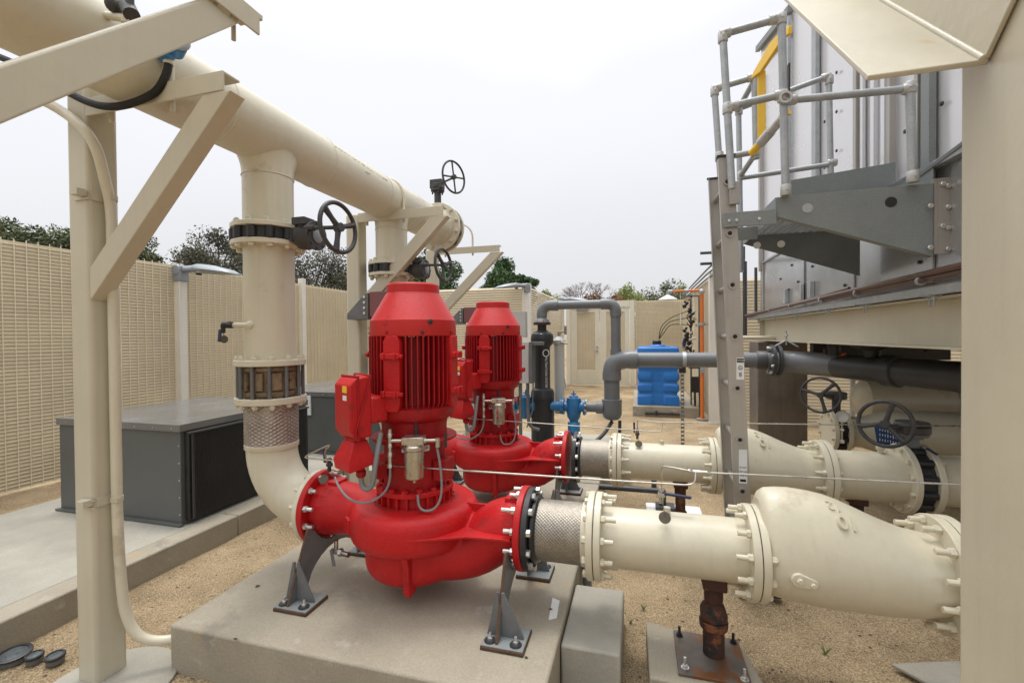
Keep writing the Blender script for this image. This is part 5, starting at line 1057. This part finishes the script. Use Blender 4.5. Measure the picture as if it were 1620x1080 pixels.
rail([(.765,yf,3.28),(.75,3.9,3.30)],.019); rail([(.78,yf,2.80),(.775,3.9,2.80)],.019); rail([(.775,3.9,2.05),(.76,3.9,3.32)],.020); rail([(.76,3.9,3.315),(1.37,3.9,3.47)],.019); rail([(.775,3.9,2.78),(1.39,3.9,2.82)],.019); rail([(1.385,3.9,2.55),(1.37,3.9,3.46)],.020)
for p,d in(((.815,y,2.385),(0,0,1)),((.795,y,3.355),(0,0,1)),((.76,y,3.362),(1,0,0)),((.50,y,3.33),(1,0,.1)),((.488,y,3.31),(0,0,1)),((.512,y,2.89),(0,0,1)),((.54,y,2.90),(1,0,.1)),((.80,y,2.92),(0,0,1)),((.79,y,2.93),(1,0,.1)),((.84,y,2.893),(1,0,0)),((1.40,y,2.87),(1,0,0)),((1.407,y,2.875),(0,0,1)),((1.42,y,2.40),(0,0,1)),
    ((.517,yf,3.24),(0,0,1)),((.53,yf,3.262),(1,0,.1)),((.75,yf,3.30),(1,0,.1)),((.545,yf,2.79),(0,0,1)),((.77,yf,2.80),(0,0,1)),((.762,3.9,3.30),(0,0,1)),((.775,3.9,2.80),(0,0,1)),((1.35,3.9,3.465),(1,0,.2)),((1.372,3.9,3.44),(0,0,1)),((1.39,3.9,2.83),(1,0,0))): fit(p,d)
mb=MB(); mb.ring((.805,y-.045,2.895),(0,1,0),.034,.022,.03,20); mb.build('rail_fitting','fitm',t)
mb=MB(); mb.box(.52,.575,2.92,2.945,2.33,2.46); mb.build('stile_sleeve','alu',t,bevel=.002)
# yellow gate
t=thing('safety_gate',(.8,3.4,2.8),'yellow self closing safety gate at the top of the ladder','gate')
mb=MB(); mb.box(.755,.803,3.292,3.304,2.79,3.27)
mb.prism([(.722,3.33,3.245),(.735,3.33,3.285),(.80,3.20,3.385),(.845,3.10,3.40),(.862,3.04,3.38),(.862,3.04,3.33),(.842,3.08,3.335),(.805,3.18,3.30),(.76,3.26,3.245)],(.022,.006,0)); mb.build('gate_frame','yellow',t,bevel=.004)
P0,P1=V((.728,3.33,2.76)),V((.855,3.02,2.87)); d=(P1-P0)
mb=MB(); mb.tube([tuple(P0),tuple(P0+d*.28)],.024,14); mb.tube([tuple(P0+d*.80),tuple(P1)],.020,14); mb.build('spring_cap','yellow',t)
mb=MB(); mb.tube([tuple(P0+d*.26),tuple(P0+d*.55)],.031,16); mb.tube([tuple(P0+d*.55),tuple(P0+d*.84)],.026,16); mb.build('spring_sleeve','fitm',t)
mb=MB(); mb.box(.845,.853,2.98,3.03,2.95,3.13); mb.build('catch_plate','dark',t)

# =============== COOLING TOWER
TX=1.60
t=thing('cooling_tower',(3.2,4,1.45),'large glossy grey cooling tower casing filling the upper right','cooling tower')
mb=MB(); mb.prism([(TX,6.8,2.50),(TX,6.8,5.37),(TX,5.5,5.0),(TX,1.2,5.0),(TX,1.2,2.50)],(3.2,0,0)); mb.build('casing','panel',t)
mb=MB(); mb.box(TX-.012,TX+3.2,1.2,6.8,1.80,2.495); mb.build('basin','basin',t)
def strip(y0,y1,z0,z1,m,p=.03):
    mb=MB(); mb.box(TX-.013-p,TX-.0135,y0,y1,z0,z1); mb.build('wall_strip',m,t,bevel=.002)
for y0,w,m in((5.50,.06,'galv'),(4.72,.10,'galv'),(3.93,.05,'alu'),(3.86,.045,'panel'),(3.70,.05,'panel'),(3.56,.05,'panel'),(3.46,.04,'alu'),(3.16,.035,'alu'),(3.05,.08,'frp'),(6.66,.06,'alu'),(6.72,.03,'alu'),(2.4,.06,'alu')): strip(y0,y0+w,2.40,4.95,m,.035 if m!='panel' else .02)
mb=MB(); mb.bar((TX-.03,6.85,5.40),(TX-.03,5.48,5.01),.05,.07); mb.bar((TX-.01,6.85,5.15),(TX-.01,5.60,4.80),.03,.05); mb.build('roof_trim','frp',t)
mb=MB(); mb.bar((TX-.03,3.9,2.50),(TX-.03,1.2,2.44),.05,.035); mb.bar((TX-.02,6.8,2.50),(TX-.02,3.9,2.50),.02,.02); mb.build('ledge','galv',t)
mb=MB(); mb.prism([(TX-.014,3.12,2.47),(TX-.06,3.12,2.45),(TX-.06,1.5,2.62),(TX-.014,1.5,2.64)],(0,.0,.02)); mb.build('sloping_trim','leg',t)
for y_ in(6.62,5.1,4.02,3.06): strip(y_,y_+.05,1.85,2.49,'alu' if y_>6 else 'basin',.012)
for (y_,z_) in[(4.35,2.75+i*.32) for i in range(5)]+[(4.6,2.62+i*.4) for i in range(4)]+[(3.35,2.8),(3.3,2.68),(2.75,2.85),(2.7,3.1),(3.0,2.8),(5.35,2.7),(4.9,2.2),(5.3,2.1),(5.6,2.05),(4.5,2.3),(4.2,1.95),(5.9,2.2),(3.2,1.98),(5.0,2.0),(5.5,2.3)]:
    mb=MB(); mb.hexn((TX-.013,y_,z_),(-1,0,0),.013,.010); mb.build('bolt','dark',t)
for y_,w in((5.6,.08),(5.1,.05),(4.85,.08)): mb=MB(); mb.box(TX-.05,TX-.0135,y_,y_+w,1.90,2.06); mb.build('cleat','galv',t,bevel=.002)
t=thing('tower_beam',(1.7,4,1.45),'deep cream steel beam carrying the cooling tower','beam')
mb=MB(); mb.box(TX+.05,TX+.062,1.1,6.93,1.492,1.752); mb.box(TX-.02,TX+.16,1.1,6.93,1.753,1.765); mb.box(TX-.04,TX+.16,1.1,6.95,1.478,1.4915); mb.box(TX-.01,TX+.05,6.86,6.875,1.492,1.7525); mb.build('beam_web','creamS',t,bevel=.001)
mb=MB(); mb.box(TX+.2,TX+3,6.7,6.9,1.48,1.76); mb.box(TX+3,TX+3.2,1.1,6.9,1.48,1.76); mb.build('cross_beam','creamS',t)
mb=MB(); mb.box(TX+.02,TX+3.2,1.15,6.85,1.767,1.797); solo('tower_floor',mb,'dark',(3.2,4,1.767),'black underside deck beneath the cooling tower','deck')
t=thing('cable_channel',(1.56,4,1.8),'galvanised strut channel with red brown pipe along the foot of the tower','pipe rack')
mb=MB(); mb.box(TX-.075,TX-.045,1.2,7.2,1.772,1.815); mb.box(TX-.045,TX-.03,1.2,7.2,1.772,1.776); mb.build('channel','galv',t)
mb=MB(); mb.cyl((TX-.10,7.2,1.805),(TX-.10,3.9,1.90),.011,10); mb.cyl((TX-.11,7.2,1.83),(TX-.11,1.3,1.905),.017,14); mb.cyl((TX-.095,4.4,1.845),(TX-.095,1.3,1.875),.015,14); mb.build('pipe','copper',t)
for i,y_ in enumerate((6.7,5.95,5.2,4.4,3.75,3.0)):
    mb=MB(); mb.box(TX-.13,TX-.02,y_-.012,y_+.012,1.762,1.771); mb.cyl((TX-.06,y_-.02,1.71),(TX-.06,y_-.02,1.80),.005,8); mb.cyl((TX-.06,y_+.02,1.71),(TX-.06,y_+.02,1.80),.005,8); mb.hexn((TX-.06,y_-.02,1.745),(0,0,1),.011,.01); mb.hexn((TX-.06,y_+.02,1.745),(0,0,1),.011,.01); mb.ring((TX-.11,y_-.01,1.85),(0,1,0),.024,.018,.02,14); mb.build('clamp','galv',t)
mb=MB(); mb.cyl((1.50,7.3,1.55),(1.50,7.3,2.62),.03,12); mb.cyl((1.40,7.3,2.62),(1.50,7.3,2.62),.03,12); mb.cyl((.9,7.32,2.62),(1.46,7.32,2.62),.022,10); mb.cyl((.9,7.32,2.78),(1.46,7.32,2.78),.022,10); mb.cyl((1.48,7.32,2.65),(1.48,7.32,2.84),.03,10); mb.cyl((1.60,7.1,1.8),(1.60,7.1,2.5),.02,10); solo('vent_pipe',mb,'pvcD',(1.5,7.3,1.6),'dark grey pipe standing at the far corner of the cooling tower','pipe')
t=thing('tower_pier',(1.75,6.5,0),'brown grey steel pier under the far corner of the cooling tower','pier')
mb=MB(); mb.box(1.46,2.02,6.4,6.85,0,1.47); mb.build('casing','brown',t,bevel=.01)
mb=MB(); mb.cyl((1.15,6.35,1.52),(2.0,6.35,1.52),.025,12); mb.build('cap_pipe','cream',t)
# dark pipes beneath
t=thing('tower_supply_pipe',(2,4.6,1.1),'dark grey plastic pipe running beneath the cooling tower with elbow','pipe')
mb=MB(); mb.tube([(1.42,PYY,1.27),(1.55,PYY-.02,1.265),(1.68,PYY-.10,1.262),(1.80,PYY-.28,1.26),(1.88,PYY-.42,1.26)],.118,28,smooth=2); mb.build('elbow','pvc',t)
mb=MB(); mb.cyl((1.85,5.05,1.255),(2.35,4.0,1.235),.115,28); mb.lathe([(.118,0),(.135,.01),(.135,.12),(.118,.13)],(2.05,4.63,1.247),(.5,-1.05,-.02),28); mb.cyl((2.3,4.1,1.235),(3.0,2.6,1.20),.118,28); mb.build('pipe','pvcD',t)
t=thing('hanger_clamp',(1.45,5.3,1.35),'metal hanger bracket holding the dark pipe elbow below the beam','hanger')
mb=MB(); mb.tube([(1.40,PYY,1.43),(1.50,PYY-.05,1.50),(1.60,PYY-.1,1.43)],.010,8); mb.cyl((1.50,PYY-.05,1.45),(1.50,PYY-.05,1.60),.008,8); mb.hexn((1.50,PYY-.05,1.54),(0,0,1),.018,.02); mb.build('bracket','galv',t)
t=thing('drain_manifold',(2.6,4.6,1.4),'black drain bowls and fittings hanging under the cooling tower floor','manifold')
mb=MB()
for x,y_ in((1.98,4.7),(2.45,4.2)): mb=MB(); mb.lathe([(.17,0),(.15,-.03),(.07,-.06),(.05,-.12)],(x,y_,1.475),(0,0,1),24); mb.build('bowl','dark',t)
mb=MB()
mb.cyl((1.78,4.95,1.47),(1.78,4.95,1.36),.055,16); mb.box(1.74,2.9,5.35,5.45,1.30,1.47); mb.build('pipe_stub','dark',t)
mb=MB(); mb.cyl((2.28,4.5,1.475),(2.28,4.5,1.41),.022,8); mb.cyl((1.72,4.98,1.37),(1.72,4.98,1.42),.02,8); mb.build('plug','rust',t)
mb=MB(); mb.cyl((1.83,4.98,1.36),(1.88,4.96,1.36),.028,10); mb.build('red_cap','orange',t)
t=thing('rear_ladder_frame',(2.5,7.5,0),'thin galvanised frame standing beneath the tower before the louvre screen','frame')
mb=MB(); 
for x in(2.15,2.95): mb.box(x,x+.05,7.6,7.65,0,1.75)
mb.box(2.205,2.945,7.6,7.64,1.05,1.09); mb.build('rail','galv',t)

# =============== TREES
def tree(name,x,y,top,wd,m,label,cat='tree',n=2600,ls=.10,crown=None,low=None,seed=1,grp='trees beyond the fences',nb=16,sq=.8,cl=None):
    rr=random.Random(seed); t=thing(name,(x,y,0),label,cat,grp)
    cz=top-(crown or wd*.45); rz=(crown or wd*.45); 
    mb=MB(); mb.tube([(x,y,-.1),(x+.05*wd,y,cz*.5),(x-.03*wd,y,cz+rz*.3)],[.05*wd,.035*wd,.015*wd],8)
    cls=[]
    for i in range(nb):
        while True:
            p=V((rr.uniform(-1,1),rr.uniform(-1,1),rr.uniform(-1,1)))
            if p.length<1: break
        p=p.normalized()*(p.length**.45)
        c=V((x+p.x*wd*.42,y+p.y*wd*.42,cz+p.z*rz*.85)); cls.append((c,rr.uniform(.14,.26)*wd))
        mb.tube([(x,y,cz-rz*.6),tuple((V((x,y,cz-rz*.3))+c)/2),tuple(c)],[.018*wd,.012*wd,.004*wd],5)
    mb.build('trunk','bark',t)
    mb=MB()
    for i in range(n):
        c,r=cls[rr.randrange(nb)]
        d=V((rr.gauss(0,1),rr.gauss(0,1),rr.gauss(0,.8))); d=d.normalized()*r*(rr.random()**.4); p=c+d
        a=V((rr.gauss(0,1),rr.gauss(0,1),rr.gauss(0,1))).normalized(); b=a.cross(V((rr.gauss(0,1),rr.gauss(0,1),rr.gauss(0,1)))).normalized(); s=ls*rr.uniform(.5,1.2)
        mb.add([p-a*s,p+b*s*.42,p+a*s,p-b*s*.42],[(0,1,2,3)])
    mb.build('crown',m,t,smooth=False); return t
tree('broadleaf_tree',-33.3,13.4,10.2,2.6,'leafD','tall dusky tree whose branch tip pokes in at the far left edge',n=4200,seed=3,ls=.14,crown=2.2)
tree('broadleaf_tree',-27.2,12.9,6.95,3.3,'leafO','olive green tree above the left fence at the picture edge',n=16000,seed=4,ls=.09,crown=1.5,nb=30)
tree('broadleaf_tree',-25.4,14.3,6.6,2.8,'leafO','lower olive tree left of the near column',n=12000,seed=5,ls=.09,crown=1.2,nb=20)
tree('broadleaf_tree',-25.6,17.6,7.3,2.6,'leafO','narrow olive tree showing between the near column and its brace',n=9000,seed=6,ls=.09,crown=1.5)
tree('broadleaf_tree',-17.95,16.1,6.35,3.1,'leafD','dusky open tree left of the near riser pipe',n=17000,seed=7,ls=.07,crown=1.9,nb=30)
tree('broadleaf_tree',-15.5,18.9,6.0,4.4,'leafD','broad dark brown tree right of the near riser pipe',n=24000,seed=18,ls=.08,crown=2.0,nb=40)
tree('pine_tree',-11.1,24.0,6.5,3.4,'leafP','green pine partly hidden by the far riser wheel',n=10000,seed=9,ls=.12,crown=2.1,nb=20)
tree('pine_tree',-8.5,28.9,6.9,3.2,'leafP','round green pine above the louvre screen right of the arm',n=13000,seed=10,ls=.14,crown=2.3,nb=22)
tree('pine_tree',-6.9,29.5,5.4,1.5,'leafP','small lopsided pine branch right of the round pine',n=2400,seed=11,ls=.12,crown=.9,nb=7)
tree('shrub',-5.7,29.6,4.7,1.6,'leafG','small pale green shrub behind the lamp on the screen','shrub',n=1500,seed=12,ls=.08,crown=.8)
tree('shrub',-1.7,24.4,3.75,2.4,'leafR','low russet hedge above the white double doors','shrub',n=4500,seed=13,ls=.08,crown=.5)
tree('shrub',-.3,31,4.9,2.2,'leafG','pale green shrub above the right door jamb','shrub',n=2500,seed=14,ls=.09,crown=.9)
tree('broadleaf_tree',1.9,33.7,5.0,3.4,'leafO','dark green bushy tree above the end fence by the shower',n=6000,seed=15,ls=.10,crown=1.2,nb=20)
tree('shrub',3.4,36.3,5.2,2.2,'leafG','light green shrub behind the orange shower arm','shrub',n=2000,seed=16,ls=.10,crown=.9)
def bare(x,y,top,L):
    rr=random.Random(2); t=thing('bare_tree',(x,y,0),L,'tree','trees beyond the fences'); mb=MB()
    def br(p,d,l,r,k):
        q=p+d*l; mb.tube([tuple(p),tuple((p+q)/2+V((rr.uniform(-.04,.04),0,0))),tuple(q)],[r,r*.8,r*.6],5)
        if k==0: return
        for _ in range(3): br(q,(d+V((rr.gauss(0,.5),rr.gauss(0,.5),rr.gauss(0,.25)))).normalized(),l*.68,r*.6,k-1)
    br(V((x,y,0)),V((0,0,1)),top*.55,.09,0)
    for i in range(7): br(V((x,y,top*.5)),V((rr.uniform(-.9,.9),0,1)).normalized(),top*.2,.045,4)
    mb.build('trunk','twig',t)
bare(-2.9,28.3,4.9,'leafless grey tree with fine twigs above the grey pipe arch')
# weeds
for i,(x,y,s) in enumerate(((.88,2.55,.05),(-.05,2.55,.03),(.02,2.7,.035))):
    mb=MB(); rr=random.Random(i)
    for k in range(16):
        a=rr.uniform(0,6.28); l=s*rr.uniform(.5,1); mb.prism([(x,y,-.01),(x+.004,y,-.01),(x+l*math.cos(a)*.6,y+l*math.sin(a)*.6,l*.8)],(.0,.003,0))
    solo('weed',mb,'weed',(x,y,0),['tiny green weed in the gravel below the nearest check valve','tiny green weed beside the concrete block','small green weed by the stand footing'][i],'weed','weeds in the gravel',smooth=False)

mb=MB(); mb.prism([(-.435,2.31,.2115),(-.395,2.295,.2115),(-.385,2.15,.2115),(-.42,2.125,.2115)],(0,0,.0015)); solo('peeled_label',mb,'stick',(-.41,2.2,.211),'peeled grey and white paper label stuck on the pump pad edge','label')
mb=MB(); mb.cyl((-.31,2.80,-.02),(-.31,2.80,.32),.028,16); mb.ring((-.31,2.80,.13),(0,0,1),.034,.027,.04,16); solo('riser_conduit',mb,'pvc',(-.31,2.8,0),'grey conduit standing in the gap behind the low concrete block','conduit')
t=thing('drain_valve',(-1.62,2.12,.40),'small dull drain valve under the near pump inlet tube','valve')
mb=MB(); mb.cyl((-1.60,2.13,.46),(-1.60,2.13,.40),.012,10); mb.cyl((-1.62,2.12,.405),(-1.50,2.10,.405),.014,10); mb.hexn((-1.57,2.115,.405),(1,0,0),.022,.02); mb.build('body','stain',t)
mb=MB(); mb.bar((-1.61,2.10,.42),(-1.57,2.07,.35),.016,.006); mb.build('lever','leg',t)

# twigs and dead leaves on gravel and pads
rr=random.Random(21)
for i in range(26):
    x=rr.uniform(-2.9,2.0); y=rr.uniform(1.5,4.5); 
    if -2.17<x<-.33 and 1.62<y<4.9: z=.213
    elif -.4<x<-.07 and 1.95<y<2.6: z=.177
    elif x<-3.05: z=.16
    else: z=gh(x,y)-.010
    a=rr.uniform(0,PI); l=rr.uniform(.012,.03); mb=MB()
    if i%2: mb.tube([(x,y,z),(x+l*math.cos(a),y+l*math.sin(a),z+.004),(x+1.8*l*math.cos(a+.3),y+1.8*l*math.sin(a+.3),z+.001)],.0013,5)
    else: mb.prism([(x-l*.5*math.cos(a),y-l*.5*math.sin(a),z),(x-l*.3*math.sin(a),y+l*.3*math.cos(a),z+.004),(x+l*.5*math.cos(a),y+l*.5*math.sin(a),z+.001),(x+l*.3*math.sin(a),y-l*.3*math.cos(a),z+.003)],(0,0,.0012))
    if i==0: LM=MB()
    LM.add(mb.v,mb.f)
o=LM.build('fallen_leaves','litter',smooth=False); struct(o,'stuff')
